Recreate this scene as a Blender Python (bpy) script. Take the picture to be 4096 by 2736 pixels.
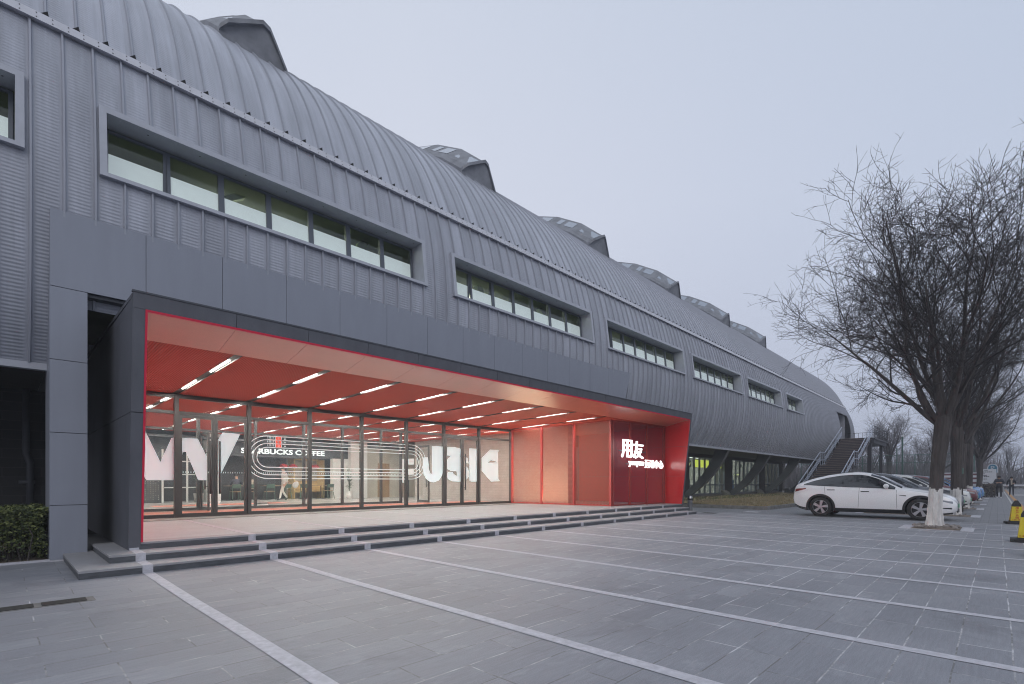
import bpy, bmesh, math, random
from mathutils import Vector, Matrix
R = math.radians
random.seed(7)
for o in list(bpy.data.objects):
    bpy.data.objects.remove(o)
SC = bpy.context.scene
COL = SC.collection

# ------------------------------------------------------------------ camera
FPX, CX, HOR, EYE = 1990.0, 2048.0, 1926.0, 1.30      # focal length, centre, horizon in the 4096 px frame
AX = math.atan((3989.0 - CX) / FPX)                   # angle between the view axis and the facade (+X)
cam_d = bpy.data.cameras.new('camera')
cam = bpy.data.objects.new('camera', cam_d)
COL.objects.link(cam)
cam.location = (0, 0, EYE)
cam.rotation_euler = (R(90), 0, AX - R(90))
cam_d.sensor_width = 36.0
cam_d.lens = 36.0 * FPX / 4096.0
cam_d.shift_y = (HOR - 1368.0) / 4096.0
cam_d.clip_start = 0.05
cam_d.clip_end = 2000
SC.camera = cam

# ------------------------------------------------------------------ sky, soft sun, exposure
SUN_EL, SUN_AZ = R(38), R(215)
w = bpy.data.worlds.new('World'); SC.world = w
w.use_nodes = True
nt = w.node_tree; nt.nodes.clear()
sky = nt.nodes.new('ShaderNodeTexSky'); sky.sky_type = 'NISHITA'; sky.sun_disc = False
sky.sun_elevation = SUN_EL; sky.sun_rotation = SUN_AZ; sky.dust_density = 6; sky.air_density = 1.5
b1 = nt.nodes.new('ShaderNodeBackground'); b1.inputs[1].default_value = 0.06
nt.links.new(sky.outputs[0], b1.inputs[0])
tc = nt.nodes.new('ShaderNodeTexCoord'); sep = nt.nodes.new('ShaderNodeSeparateXYZ')
nt.links.new(tc.outputs['Generated'], sep.inputs[0])
nz = nt.nodes.new('ShaderNodeTexNoise'); nz.inputs['Scale'].default_value = 1.6; nz.inputs['Detail'].default_value = 4
nt.links.new(tc.outputs['Generated'], nz.inputs['Vector'])
ma = nt.nodes.new('ShaderNodeMath'); ma.operation = 'MULTIPLY_ADD'
nt.links.new(nz.outputs[0], ma.inputs[0]); ma.inputs[1].default_value = 0.25
nt.links.new(sep.outputs[2], ma.inputs[2])
rp = nt.nodes.new('ShaderNodeValToRGB')
cr = rp.color_ramp
cr.elements[0].position = 0.08; cr.elements[0].color = (0.475, 0.485, 0.575, 1)
cr.elements[1].position = 0.95; cr.elements[1].color = (0.525, 0.575, 0.675, 1)
e = cr.elements.new(0.30); e.color = (0.55, 0.565, 0.665, 1)
e = cr.elements.new(0.55); e.color = (0.595, 0.62, 0.715, 1)
nt.links.new(ma.outputs[0], rp.inputs[0])
b2 = nt.nodes.new('ShaderNodeBackground'); b2.inputs[1].default_value = 1.30
# the overcast is brighter towards the hall side (+Y, -X) and greyer blue towards +X, -Y
dv = nt.nodes.new('ShaderNodeVectorMath'); dv.operation = 'DOT_PRODUCT'; dv.inputs[1].default_value = (0.698, -0.716, 0.0)
nt.links.new(tc.outputs['Generated'], dv.inputs[0])
dr = nt.nodes.new('ShaderNodeValToRGB'); dr.color_ramp.elements[0].position = 0.42; dr.color_ramp.elements[0].color = (1.0, 1.0, 1.0, 1)
dr.color_ramp.elements[1].position = 0.86; dr.color_ramp.elements[1].color = (0.78, 0.84, 0.90, 1)
dm = nt.nodes.new('ShaderNodeMath'); dm.operation = 'MULTIPLY_ADD'; dm.inputs[1].default_value = 0.5; dm.inputs[2].default_value = 0.5
nt.links.new(dv.outputs['Value'], dm.inputs[0]); nt.links.new(dm.outputs[0], dr.inputs[0])
dmul = nt.nodes.new('ShaderNodeMix'); dmul.data_type = 'RGBA'; dmul.blend_type = 'MULTIPLY'; dmul.inputs[0].default_value = 1.0
nt.links.new(rp.outputs[0], dmul.inputs[6]); nt.links.new(dr.outputs[0], dmul.inputs[7]); nt.links.new(dmul.outputs[2], b2.inputs[0])
mx = nt.nodes.new('ShaderNodeMixShader'); mx.inputs[0].default_value = 0.88
nt.links.new(b1.outputs[0], mx.inputs[1]); nt.links.new(b2.outputs[0], mx.inputs[2])
wo = nt.nodes.new('ShaderNodeOutputWorld'); nt.links.new(mx.outputs[0], wo.inputs[0])
sd = bpy.data.lights.new('sun', 'SUN'); sd.energy = 0.6; sd.angle = R(50); sd.color = (1, 0.97, 0.93)
so = bpy.data.objects.new('sun', sd); COL.objects.link(so)
so.rotation_euler = (R(90) - SUN_EL, 0, R(180) - SUN_AZ)
SC.view_settings.view_transform = 'Standard'
SC.view_settings.look = 'None'
SC.view_settings.exposure = 0.0
SC.view_settings.gamma = 1.0
SC.cycles.use_denoising = True
SC.cycles.max_bounces = 8
SC.cycles.transparent_max_bounces = 24
SC.cycles.sample_clamp_indirect = 4.0
SC.cycles.sample_clamp_direct = 5.0
SC.cycles.filter_width = 1.1
SC.cycles.caustics_reflective = False
SC.cycles.caustics_refractive = False

# ------------------------------------------------------------------ materials
def mat(name, col, rough=0.6, metal=0.0, spec=0.5, noise=None, nscale=6.0, stretch=(1, 1, 1), bump=0.0, bscale=60.0, coat=0.0, emit=None, estr=0.0, rvar=0.0):
    m = bpy.data.materials.new(name); m.use_nodes = True
    t = m.node_tree; bs = t.nodes['Principled BSDF']
    bs.inputs['Base Color'].default_value = (*col, 1)
    bs.inputs['Roughness'].default_value = rough
    bs.inputs['Metallic'].default_value = metal
    bs.inputs['Specular IOR Level'].default_value = spec
    bs.inputs['Coat Weight'].default_value = coat
    bs.inputs['Coat Roughness'].default_value = 0.05 if rough > 0.34 or rough < 0.2 else 0.14
    if emit:
        bs.inputs['Emission Color'].default_value = (*emit, 1)
        bs.inputs['Emission Strength'].default_value = estr
    if noise or bump or rvar:
        co = t.nodes.new('ShaderNodeTexCoord'); mp = t.nodes.new('ShaderNodeMapping')
        mp.inputs['Scale'].default_value = stretch
        t.links.new(co.outputs['Object'], mp.inputs[0])
    if noise:
        n = t.nodes.new('ShaderNodeTexNoise'); n.inputs['Scale'].default_value = nscale; n.inputs['Detail'].default_value = 6
        n.inputs['Roughness'].default_value = 0.62
        t.links.new(mp.outputs[0], n.inputs['Vector'])
        r = t.nodes.new('ShaderNodeValToRGB')
        r.color_ramp.elements[0].position = 0.3; r.color_ramp.elements[1].position = 0.7
        r.color_ramp.elements[0].color = (*[c * (1 - noise) for c in col], 1)
        r.color_ramp.elements[1].color = (*[min(1, c * (1 + noise)) for c in col], 1)
        t.links.new(n.outputs[0], r.inputs[0]); t.links.new(r.outputs[0], bs.inputs['Base Color'])
        if rvar:
            mr = t.nodes.new('ShaderNodeMapRange'); mr.inputs[3].default_value = rough - rvar; mr.inputs[4].default_value = rough + rvar
            t.links.new(n.outputs[0], mr.inputs[0]); t.links.new(mr.outputs[0], bs.inputs['Roughness'])
    if bump:
        n2 = t.nodes.new('ShaderNodeTexNoise'); n2.inputs['Scale'].default_value = bscale; n2.inputs['Detail'].default_value = 5
        t.links.new(mp.outputs[0], n2.inputs['Vector'])
        bp = t.nodes.new('ShaderNodeBump'); bp.inputs['Strength'].default_value = bump; bp.inputs['Distance'].default_value = 0.02
        t.links.new(n2.outputs[0], bp.inputs['Height']); t.links.new(bp.outputs[0], bs.inputs['Normal'])
    return m

def N(t, kind, **kw):
    n = t.nodes.new(kind)
    for k, v in kw.items():
        if isinstance(v, (int, float, tuple)) and k.startswith('i_'):
            n.inputs[k[2:].replace('_', ' ')].default_value = v
        else:
            setattr(n, k, v)
    return n

def clad_mat(name, col, amp):
    """painted steel sheet with fine cross corrugation that follows the curve of the wall (UV v runs along the curve)"""
    m = mat(name, col, 0.42, 0.0, 0.5)
    t = m.node_tree; bs = t.nodes['Principled BSDF']
    uv = N(t, 'ShaderNodeUVMap')
    wv = N(t, 'ShaderNodeTexWave', bands_direction='Y', i_Scale=5.2, i_Distortion=0.12, i_Detail=1.0, i_Detail_Scale=0.6)
    t.links.new(uv.outputs[0], wv.inputs['Vector'])
    mp = N(t, 'ShaderNodeMapping'); mp.inputs['Scale'].default_value = (2.5, 0.55, 1)
    t.links.new(uv.outputs[0], mp.inputs[0])
    n = N(t, 'ShaderNodeTexNoise', i_Scale=1.0, i_Detail=5.0, i_Roughness=0.6)
    t.links.new(mp.outputs[0], n.inputs['Vector'])
    r = N(t, 'ShaderNodeValToRGB')
    r.color_ramp.elements[0].position = 0.3; r.color_ramp.elements[1].position = 0.72
    r.color_ramp.elements[0].color = (*[c * 0.86 for c in col], 1); r.color_ramp.elements[1].color = (*[c * 1.13 for c in col], 1)
    t.links.new(n.outputs[0], r.inputs[0])
    fx = N(t, 'ShaderNodeSeparateXYZ'); t.links.new(uv.outputs[0], fx.inputs[0])
    fm = N(t, 'ShaderNodeMath', operation='MULTIPLY_ADD'); fm.inputs[1].default_value = 2.5; fm.inputs[2].default_value = 39.2; t.links.new(fx.outputs[0], fm.inputs[0])
    fl = N(t, 'ShaderNodeMath', operation='FLOOR'); t.links.new(fm.outputs[0], fl.inputs[0])
    wn = N(t, 'ShaderNodeTexWhiteNoise', noise_dimensions='1D'); t.links.new(fl.outputs[0], wn.inputs['W'])
    wr_ = N(t, 'ShaderNodeMapRange'); wr_.inputs[3].default_value = 0.90; wr_.inputs[4].default_value = 1.10; t.links.new(wn.outputs[0], wr_.inputs[0])
    st_ = N(t, 'ShaderNodeMapping'); st_.inputs['Scale'].default_value = (9.0, 0.35, 1); t.links.new(uv.outputs[0], st_.inputs[0])
    sn_ = N(t, 'ShaderNodeTexNoise', i_Scale=1.0, i_Detail=5.0, i_Roughness=0.65); t.links.new(st_.outputs[0], sn_.inputs['Vector'])
    sr_ = N(t, 'ShaderNodeMapRange'); sr_.inputs[1].default_value = 0.35; sr_.inputs[2].default_value = 0.7; sr_.inputs[3].default_value = 1.06; sr_.inputs[4].default_value = 0.86; t.links.new(sn_.outputs[0], sr_.inputs[0])
    mm_ = N(t, 'ShaderNodeMath', operation='MULTIPLY'); t.links.new(wr_.outputs[0], mm_.inputs[0]); t.links.new(sr_.outputs[0], mm_.inputs[1])
    mq = N(t, 'ShaderNodeMix', data_type='RGBA', blend_type='MULTIPLY'); mq.inputs[0].default_value = 1
    t.links.new(r.outputs[0], mq.inputs[6]); t.links.new(mm_.outputs[0], mq.inputs[7]); t.links.new(mq.outputs[2], bs.inputs['Base Color'])
    # corrugation only in the flat middle of each 0.4 m sheet
    sp = N(t, 'ShaderNodeSeparateXYZ'); t.links.new(uv.outputs[0], sp.inputs[0])
    m1 = N(t, 'ShaderNodeMath', operation='MULTIPLY_ADD'); m1.inputs[1].default_value = 2.5; m1.inputs[2].default_value = -0.8 + 40
    t.links.new(sp.outputs[0], m1.inputs[0])
    fr = N(t, 'ShaderNodeMath', operation='FRACT'); t.links.new(m1.outputs[0], fr.inputs[0])
    pp = N(t, 'ShaderNodeMath', operation='PINGPONG'); pp.inputs[1].default_value = 0.5; t.links.new(fr.outputs[0], pp.inputs[0])
    mr = N(t, 'ShaderNodeMapRange'); mr.inputs[1].default_value = 0.12; mr.inputs[2].default_value = 0.2; t.links.new(pp.outputs[0], mr.inputs[0])
    ml = N(t, 'ShaderNodeMath', operation='MULTIPLY'); t.links.new(wv.outputs['Fac'], ml.inputs[0]); t.links.new(mr.outputs[0], ml.inputs[1])
    bp = N(t, 'ShaderNodeBump', i_Strength=amp, i_Distance=0.012)
    t.links.new(ml.outputs[0], bp.inputs['Height']); t.links.new(bp.outputs[0], bs.inputs['Normal'])
    return m

def brick_mat(name, c1, c2, mortar, bw, rh, msize=0.008, rough=0.85, axes='XZ', bump=0.35, offset=0.5, nvar=0.2):
    """brick or slab pattern in object space (metres); axes picks the wall plane"""
    m = mat(name, c1, rough)
    t = m.node_tree; bs = t.nodes['Principled BSDF']
    co = N(t, 'ShaderNodeTexCoord'); sp = N(t, 'ShaderNodeSeparateXYZ'); cb = N(t, 'ShaderNodeCombineXYZ')
    t.links.new(co.outputs['Object'], sp.inputs[0])
    t.links.new(sp.outputs['XYZ'.index(axes[0])], cb.inputs[0]); t.links.new(sp.outputs['XYZ'.index(axes[1])], cb.inputs[1])
    bk = N(t, 'ShaderNodeTexBrick', offset=offset)
    for k, v in (('Scale', 1.0), ('Brick Width', bw), ('Row Height', rh), ('Mortar Size', msize), ('Mortar Smooth', 0.2), ('Bias', 0.0)):
        bk.inputs[k].default_value = v
    bk.inputs['Color1'].default_value = (*c1, 1); bk.inputs['Color2'].default_value = (*c2, 1); bk.inputs['Mortar'].default_value = (*mortar, 1)
    t.links.new(cb.outputs[0], bk.inputs['Vector'])
    n = N(t, 'ShaderNodeTexNoise', i_Scale=3.0, i_Detail=6.0)
    t.links.new(co.outputs['Object'], n.inputs['Vector'])
    hs = N(t, 'ShaderNodeMapRange'); hs.inputs[3].default_value = 1 - nvar; hs.inputs[4].default_value = 1 + nvar
    t.links.new(n.outputs[0], hs.inputs[0])
    mu = N(t, 'ShaderNodeMix', data_type='RGBA', blend_type='MULTIPLY'); mu.inputs[0].default_value = 1
    t.links.new(bk.outputs['Color'], mu.inputs[6]); t.links.new(hs.outputs[0], mu.inputs[7])
    t.links.new(mu.outputs[2], bs.inputs['Base Color'])
    bp = N(t, 'ShaderNodeBump', i_Strength=bump, i_Distance=0.01, invert=True)
    t.links.new(bk.outputs['Fac'], bp.inputs['Height']); t.links.new(bp.outputs[0], bs.inputs['Normal'])
    return m

def plaza_mat():
    """long grey slabs, partly whitened joints, stone grain along X, pale salt stains"""
    m = mat('plaza_slabs', (0.2, 0.2, 0.21), 0.62)
    t = m.node_tree; bs = t.nodes['Principled BSDF']
    co = N(t, 'ShaderNodeTexCoord')
    wob = N(t, 'ShaderNodeTexNoise', i_Scale=2.2, i_Detail=3.0); t.links.new(co.outputs['Object'], wob.inputs['Vector'])
    wsc = N(t, 'ShaderNodeVectorMath', operation='SCALE'); wsc.inputs['Scale'].default_value = 0.02
    t.links.new(wob.outputs['Color'], wsc.inputs[0])
    ad = N(t, 'ShaderNodeVectorMath', operation='ADD'); t.links.new(co.outputs['Object'], ad.inputs[0]); t.links.new(wsc.outputs[0], ad.inputs[1])
    mp = N(t, 'ShaderNodeMapping'); mp.inputs['Location'].default_value = (-0.59, 0.075, 0)
    t.links.new(ad.outputs[0], mp.inputs[0])
    bk = N(t, 'ShaderNodeTexBrick', offset=0.43, offset_frequency=3)
    for k, v in (('Scale', 1.0), ('Brick Width', 0.8625), ('Row Height', 0.307), ('Mortar Size', 0.006), ('Mortar Smooth', 0.3), ('Bias', 0.0)):
        bk.inputs[k].default_value = v
    bk.inputs['Color1'].default_value = (0.212, 0.220, 0.245, 1); bk.inputs['Color2'].default_value = (0.250, 0.258, 0.284, 1)
    bk.inputs['Mortar'].default_value = (0.2, 0.2, 0.2, 1)
    t.links.new(mp.outputs[0], bk.inputs['Vector'])
    gm = N(t, 'ShaderNodeMapping'); gm.inputs['Scale'].default_value = (1.2, 14, 1); t.links.new(co.outputs['Object'], gm.inputs[0])
    g = N(t, 'ShaderNodeTexNoise', i_Scale=3.0, i_Detail=8.0, i_Roughness=0.7); t.links.new(gm.outputs[0], g.inputs['Vector'])
    gr = N(t, 'ShaderNodeMapRange'); gr.inputs[1].default_value = 0.3; gr.inputs[2].default_value = 0.7; gr.inputs[3].default_value = 0.87; gr.inputs[4].default_value = 1.13
    t.links.new(g.outputs[0], gr.inputs[0])
    fine = N(t, 'ShaderNodeTexNoise', i_Scale=120.0, i_Detail=3.0); t.links.new(co.outputs['Object'], fine.inputs['Vector'])
    fr = N(t, 'ShaderNodeMapRange'); fr.inputs[1].default_value = 0.3; fr.inputs[2].default_value = 0.7; fr.inputs[3].default_value = 0.85; fr.inputs[4].default_value = 1.15
    t.links.new(fine.outputs[0], fr.inputs[0])
    big = N(t, 'ShaderNodeTexNoise', i_Scale=0.35, i_Detail=6.0, i_Roughness=0.6); t.links.new(co.outputs['Object'], big.inputs['Vector'])
    br = N(t, 'ShaderNodeMapRange'); br.inputs[1].default_value = 0.3; br.inputs[2].default_value = 0.7; br.inputs[3].default_value = 0.80; br.inputs[4].default_value = 1.18
    t.links.new(big.outputs[0], br.inputs[0])
    f1 = N(t, 'ShaderNodeMath', operation='MULTIPLY'); t.links.new(gr.outputs[0], f1.inputs[0]); t.links.new(fr.outputs[0], f1.inputs[1])
    f2 = N(t, 'ShaderNodeMath', operation='MULTIPLY'); t.links.new(f1.outputs[0], f2.inputs[0]); t.links.new(br.outputs[0], f2.inputs[1])
    mu = N(t, 'ShaderNodeMix', data_type='RGBA', blend_type='MULTIPLY'); mu.inputs[0].default_value = 1
    t.links.new(bk.outputs['Color'], mu.inputs[6]); t.links.new(f2.outputs[0], mu.inputs[7])
    # joints: white lime in some stretches, dark grit in others
    jn = N(t, 'ShaderNodeTexNoise', i_Scale=2.1, i_Detail=5.0, i_Roughness=0.7); t.links.new(co.outputs['Object'], jn.inputs['Vector'])
    jr = N(t, 'ShaderNodeValToRGB')
    jr.color_ramp.elements[0].position = 0.44; jr.color_ramp.elements[0].color = (0.15, 0.15, 0.155, 1)
    jr.color_ramp.elements[1].position = 0.62; jr.color_ramp.elements[1].color = (0.56, 0.56, 0.59, 1)
    sx = N(t, 'ShaderNodeSeparateXYZ'); t.links.new(co.outputs['Object'], sx.inputs[0])
    jx_ = N(t, 'ShaderNodeMapRange'); jx_.inputs[1].default_value = 2.0; jx_.inputs[2].default_value = 9.0; jx_.inputs[3].default_value = -0.05; jx_.inputs[4].default_value = 0.06
    t.links.new(sx.outputs[0], jx_.inputs[0])
    ja = N(t, 'ShaderNodeMath', operation='ADD'); t.links.new(jn.outputs[0], ja.inputs[0]); t.links.new(jx_.outputs[0], ja.inputs[1])
    t.links.new(ja.outputs[0], jr.inputs[0])
    mj = N(t, 'ShaderNodeMix', data_type='RGBA'); t.links.new(bk.outputs['Fac'], mj.inputs[0])
    t.links.new(mu.outputs[2], mj.inputs[6]); t.links.new(jr.outputs[0], mj.inputs[7])
    # salt stains
    sm = N(t, 'ShaderNodeMapping'); sm.inputs['Scale'].default_value = (0.8, 1.6, 1); t.links.new(co.outputs['Object'], sm.inputs[0])
    sn = N(t, 'ShaderNodeTexNoise', i_Scale=1.3, i_Detail=9.0, i_Roughness=0.75); t.links.new(sm.outputs[0], sn.inputs['Vector'])
    sr = N(t, 'ShaderNodeMapRange'); sr.inputs[1].default_value = 0.57; sr.inputs[2].default_value = 0.80; sr.inputs[3].default_value = 0; sr.inputs[4].default_value = 0.48
    t.links.new(sn.outputs[0], sr.inputs[0])
    ms = N(t, 'ShaderNodeMix', data_type='RGBA'); ms.inputs[7].default_value = (0.50, 0.51, 0.55, 1)
    t.links.new(sr.outputs[0], ms.inputs[0]); t.links.new(mj.outputs[2], ms.inputs[6])
    dn = N(t, 'ShaderNodeTexNoise', i_Scale=0.9, i_Detail=7.0, i_Roughness=0.7, i_Distortion=0.6); t.links.new(co.outputs['Object'], dn.inputs['Vector'])
    dr_ = N(t, 'ShaderNodeMapRange'); dr_.inputs[1].default_value = 0.56; dr_.inputs[2].default_value = 0.74; dr_.inputs[3].default_value = 1.0; dr_.inputs[4].default_value = 0.70
    t.links.new(dn.outputs[0], dr_.inputs[0])
    md_ = N(t, 'ShaderNodeMix', data_type='RGBA', blend_type='MULTIPLY'); md_.inputs[0].default_value = 1
    t.links.new(ms.outputs[2], md_.inputs[6]); t.links.new(dr_.outputs[0], md_.inputs[7])
    t.links.new(md_.outputs[2], bs.inputs['Base Color'])
    rr = N(t, 'ShaderNodeMapRange'); rr.inputs[3].default_value = 0.45; rr.inputs[4].default_value = 0.75
    t.links.new(big.outputs[0], rr.inputs[0]); t.links.new(rr.outputs[0], bs.inputs['Roughness'])
    bp = N(t, 'ShaderNodeBump', i_Strength=0.25, i_Distance=0.006); t.links.new(f1.outputs[0], bp.inputs['Height'])
    t.links.new(bp.outputs[0], bs.inputs['Normal'])
    return m

def glass_mat(name, tint=(1, 1, 1), gloss=1.0, rough=0.0, ior=1.5):
    m = bpy.data.materials.new(name); m.use_nodes = True
    t = m.node_tree; t.nodes.clear()
    tr = N(t, 'ShaderNodeBsdfTransparent'); tr.inputs[0].default_value = (*tint, 1)
    gl = N(t, 'ShaderNodeBsdfGlossy'); gl.inputs['Roughness'].default_value = rough
    fz = N(t, 'ShaderNodeFresnel'); fz.inputs[0].default_value = ior
    ge = N(t, 'ShaderNodeNewGeometry'); io = N(t, 'ShaderNodeMath', operation='MULTIPLY_ADD'); io.inputs[1].default_value = 1 / ior - ior; io.inputs[2].default_value = ior
    t.links.new(ge.outputs['Backfacing'], io.inputs[0]); t.links.new(io.outputs[0], fz.inputs[0])
    ml = N(t, 'ShaderNodeMath', operation='MULTIPLY'); ml.inputs[1].default_value = gloss
    ms = N(t, 'ShaderNodeMixShader'); ou = N(t, 'ShaderNodeOutputMaterial')
    t.links.new(fz.outputs[0], ml.inputs[0]); t.links.new(ml.outputs[0], ms.inputs[0])
    t.links.new(tr.outputs[0], ms.inputs[1]); t.links.new(gl.outputs[0], ms.inputs[2]); t.links.new(ms.outputs[0], ou.inputs[0])
    return m

def net_mat(name, col, pitch, wire, axes, diamond=True, rough=0.5, soft=None):
    """expanded metal or wire net: open cells are see-through"""
    m = bpy.data.materials.new(name); m.use_nodes = True
    t = m.node_tree; bs = t.nodes['Principled BSDF']; ou = t.nodes['Material Output']
    bs.inputs['Base Color'].default_value = (*col, 1); bs.inputs['Roughness'].default_value = rough
    tr = N(t, 'ShaderNodeBsdfTransparent'); ms = N(t, 'ShaderNodeMixShader')
    co = N(t, 'ShaderNodeTexCoord'); sp = N(t, 'ShaderNodeSeparateXYZ'); t.links.new(co.outputs['Object'], sp.inputs[0])
    u = sp.outputs['XYZ'.index(axes[0])]; v = sp.outputs['XYZ'.index(axes[1])]
    if diamond:
        a = N(t, 'ShaderNodeMath', operation='MULTIPLY_ADD'); a.inputs[1].default_value = 1.7; t.links.new(v, a.inputs[0]); t.links.new(u, a.inputs[2])
        b = N(t, 'ShaderNodeMath', operation='MULTIPLY_ADD'); b.inputs[1].default_value = -1.7; t.links.new(v, b.inputs[0]); t.links.new(u, b.inputs[2])
        u, v = a.outputs[0], b.outputs[0]
    outs = []
    for s in (u, v):
        d = N(t, 'ShaderNodeMath', operation='DIVIDE'); d.inputs[1].default_value = pitch; t.links.new(s, d.inputs[0])
        p = N(t, 'ShaderNodeMath', operation='PINGPONG'); p.inputs[1].default_value = 0.5; t.links.new(d.outputs[0], p.inputs[0])
        c = N(t, 'ShaderNodeMath', operation='LESS_THAN'); c.inputs[1].default_value = wire / pitch / 2; t.links.new(p.outputs[0], c.inputs[0])
        outs.append(c.outputs[0])
    mxn = N(t, 'ShaderNodeMath', operation='MAXIMUM'); t.links.new(outs[0], mxn.inputs[0]); t.links.new(outs[1], mxn.inputs[1])
    t.links.new(mxn.outputs[0], ms.inputs[0]); t.links.new(tr.outputs[0], ms.inputs[1]); t.links.new(bs.outputs[0], ms.inputs[2])
    t.links.new(ms.outputs[0], ou.inputs[0])
    return m

def lamp_mat(name, col, s):
    m = bpy.data.materials.new(name); m.use_nodes = True
    t = m.node_tree; t.nodes.clear()
    em = N(t, 'ShaderNodeEmission'); em.inputs[0].default_value = (*col, 1); em.inputs[1].default_value = s
    ou = N(t, 'ShaderNodeOutputMaterial'); t.links.new(em.outputs[0], ou.inputs[0])
    return m

M = {}
M['clad'] = clad_mat('wall_sheet', (0.375, 0.395, 0.455), 0.5)
M['roof'] = clad_mat('roof_sheet', (0.395, 0.415, 0.475), 0.4)
M['trim'] = mat('grey_trim', (0.39, 0.41, 0.465), 0.45, noise=0.08, nscale=3)
M['seam'] = mat('sheet_seam', (0.320, 0.338, 0.390), 0.5)
M['belt'] = mat('belt_aluminium', (0.52, 0.53, 0.58), 0.4, noise=0.08, nscale=4)
M['bolt'] = mat('dark_bolt', (0.08, 0.08, 0.09), 0.5)
M['panel'] = mat('portal_panel', (0.255, 0.275, 0.330), 0.46, noise=0.06, nscale=1.6, stretch=(1.6, 1.6, 0.35), rvar=0.08, bump=0.12, bscale=1.1)
M['panel_dark'] = mat('canopy_dark_panel', (0.095, 0.10, 0.118), 0.5, noise=0.16, nscale=2.5, stretch=(1, 1, 0.4))
M['blackgap'] = mat('shadow_gap', (0.02, 0.02, 0.022), 0.8)
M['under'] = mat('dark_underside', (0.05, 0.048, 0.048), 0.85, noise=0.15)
M['red_edge'] = mat('red_trim', (0.62, 0.012, 0.05), 0.45)
M['red_post'] = mat('red_post', (0.27, 0.02, 0.016), 0.45, noise=0.06)
M['lantern'] = mat('lantern_sheet', (0.19, 0.20, 0.225), 0.55, noise=0.25, nscale=2.5, bump=0.5, bscale=4)
M['red_panel'] = mat('red_panel', (0.60, 0.018, 0.022), 0.25, spec=0.8, coat=0.8, noise=0.06, nscale=2)
M['soffit'] = mat('soffit_panel', (0.60, 0.17, 0.11), 0.30, spec=0.8, coat=0.8, noise=0.05, nscale=1.5)
M['redceil'] = None
M['alu_dark'] = mat('dark_bronze_frame', (0.021, 0.020, 0.020), 0.42, noise=0.1, nscale=5)
M['alu_grey'] = mat('grey_window_frame', (0.10, 0.115, 0.14), 0.4)
M['glass'] = glass_mat('clear_glass', (0.97, 0.985, 0.98), 0.55)
M['winglass'] = glass_mat('window_glass', (0.92, 0.95, 0.92), 0.9)
M['white'] = mat('white_paint', (0.8, 0.8, 0.79), 0.5, noise=0.03)
M['decal'] = mat('white_vinyl', (0.80, 0.88, 0.90), 0.55)
_t = M['decal'].node_tree; _a = N(_t, 'ShaderNodeAddShader'); _tl = N(_t, 'ShaderNodeBsdfTranslucent'); _tl.inputs[0].default_value = (0.46, 0.56, 0.58, 1)
_t.links.new(_t.nodes['Principled BSDF'].outputs[0], _a.inputs[0]); _t.links.new(_tl.outputs[0], _a.inputs[1]); _t.links.new(_a.outputs[0], _t.nodes['Material Output'].inputs[0])
M['granite'] = mat('dark_granite', (0.075, 0.08, 0.09), 0.45, noise=0.35, nscale=9, stretch=(0.5, 2, 2), bump=0.1, bscale=200)
M['tread'] = mat('step_tread', (0.29, 0.29, 0.305), 0.6, noise=0.15, nscale=8, stretch=(0.4, 3, 1))
M['inlay'] = mat('pale_granite_band', (0.47, 0.47, 0.51), 0.65, noise=0.18, nscale=14, bump=0.1, bscale=150)
M['landing'] = brick_mat('landing_slabs', (0.345, 0.375, 0.385), (0.375, 0.405, 0.415), (0.32, 0.345, 0.35), 0.8625, 0.307, 0.003, 0.55, 'XY', 0.1, nvar=0.12)
M['plaza'] = plaza_mat()
M['pavers'] = brick_mat('brick_pavers', (0.205, 0.21, 0.225), (0.24, 0.243, 0.258), (0.14, 0.14, 0.15), 0.40, 0.20, 0.010, 0.75, 'YX', 0.4)
M['asphalt'] = mat('asphalt', (0.21, 0.212, 0.225), 0.8, noise=0.15, nscale=30, bump=0.3, bscale=200)
M['ground'] = mat('far_ground', (0.16, 0.15, 0.14), 0.9, noise=0.2, nscale=0.3)
M['soil'] = mat('bare_soil', (0.17, 0.14, 0.115), 0.95, noise=0.45, nscale=14, bump=0.8, bscale=30)
M['stone'] = mat('soil_stone', (0.23, 0.21, 0.20), 0.9, noise=0.3, nscale=12)
M['orange'] = mat('orange_line', (0.5, 0.27, 0.10), 0.8, noise=0.2, nscale=5)
M['shop_wall'] = mat('shop_wall', (0.22, 0.22, 0.21), 0.7, noise=0.3, nscale=1.5)
M['whiteline'] = mat('white_line', (0.5, 0.5, 0.5), 0.8, noise=0.3, nscale=8)
M['kerb'] = mat('kerb_stone', (0.21, 0.205, 0.20), 0.85, noise=0.3, nscale=5, bump=0.3)
M['lawn'] = mat('winter_lawn', (0.23, 0.185, 0.115), 0.95, noise=0.35, nscale=2.5, bump=0.8, bscale=90)
M['straw'] = mat('dry_grass', (0.30, 0.245, 0.14), 0.9, noise=0.3, nscale=3)
M['straw_green'] = mat('green_grass', (0.10, 0.13, 0.045), 0.9, noise=0.3, nscale=3)
M['brick_dark'] = brick_mat('dark_brick', (0.052, 0.045, 0.043), (0.068, 0.06, 0.057), (0.035, 0.033, 0.033), 0.24, 0.065, 0.008, 0.9, 'XZ', 0.4)
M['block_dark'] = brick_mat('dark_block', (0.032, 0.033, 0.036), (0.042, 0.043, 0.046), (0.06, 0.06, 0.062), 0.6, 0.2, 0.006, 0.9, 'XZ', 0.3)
M['brick_lobby'] = brick_mat('lobby_brick', (0.29, 0.27, 0.25), (0.31, 0.29, 0.27), (0.245, 0.228, 0.215), 0.40, 0.125, 0.007, 0.8, 'YZ', 0.4)
M['concrete'] = mat('concrete', (0.16, 0.155, 0.15), 0.85, noise=0.25, nscale=4, bump=0.2)
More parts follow.
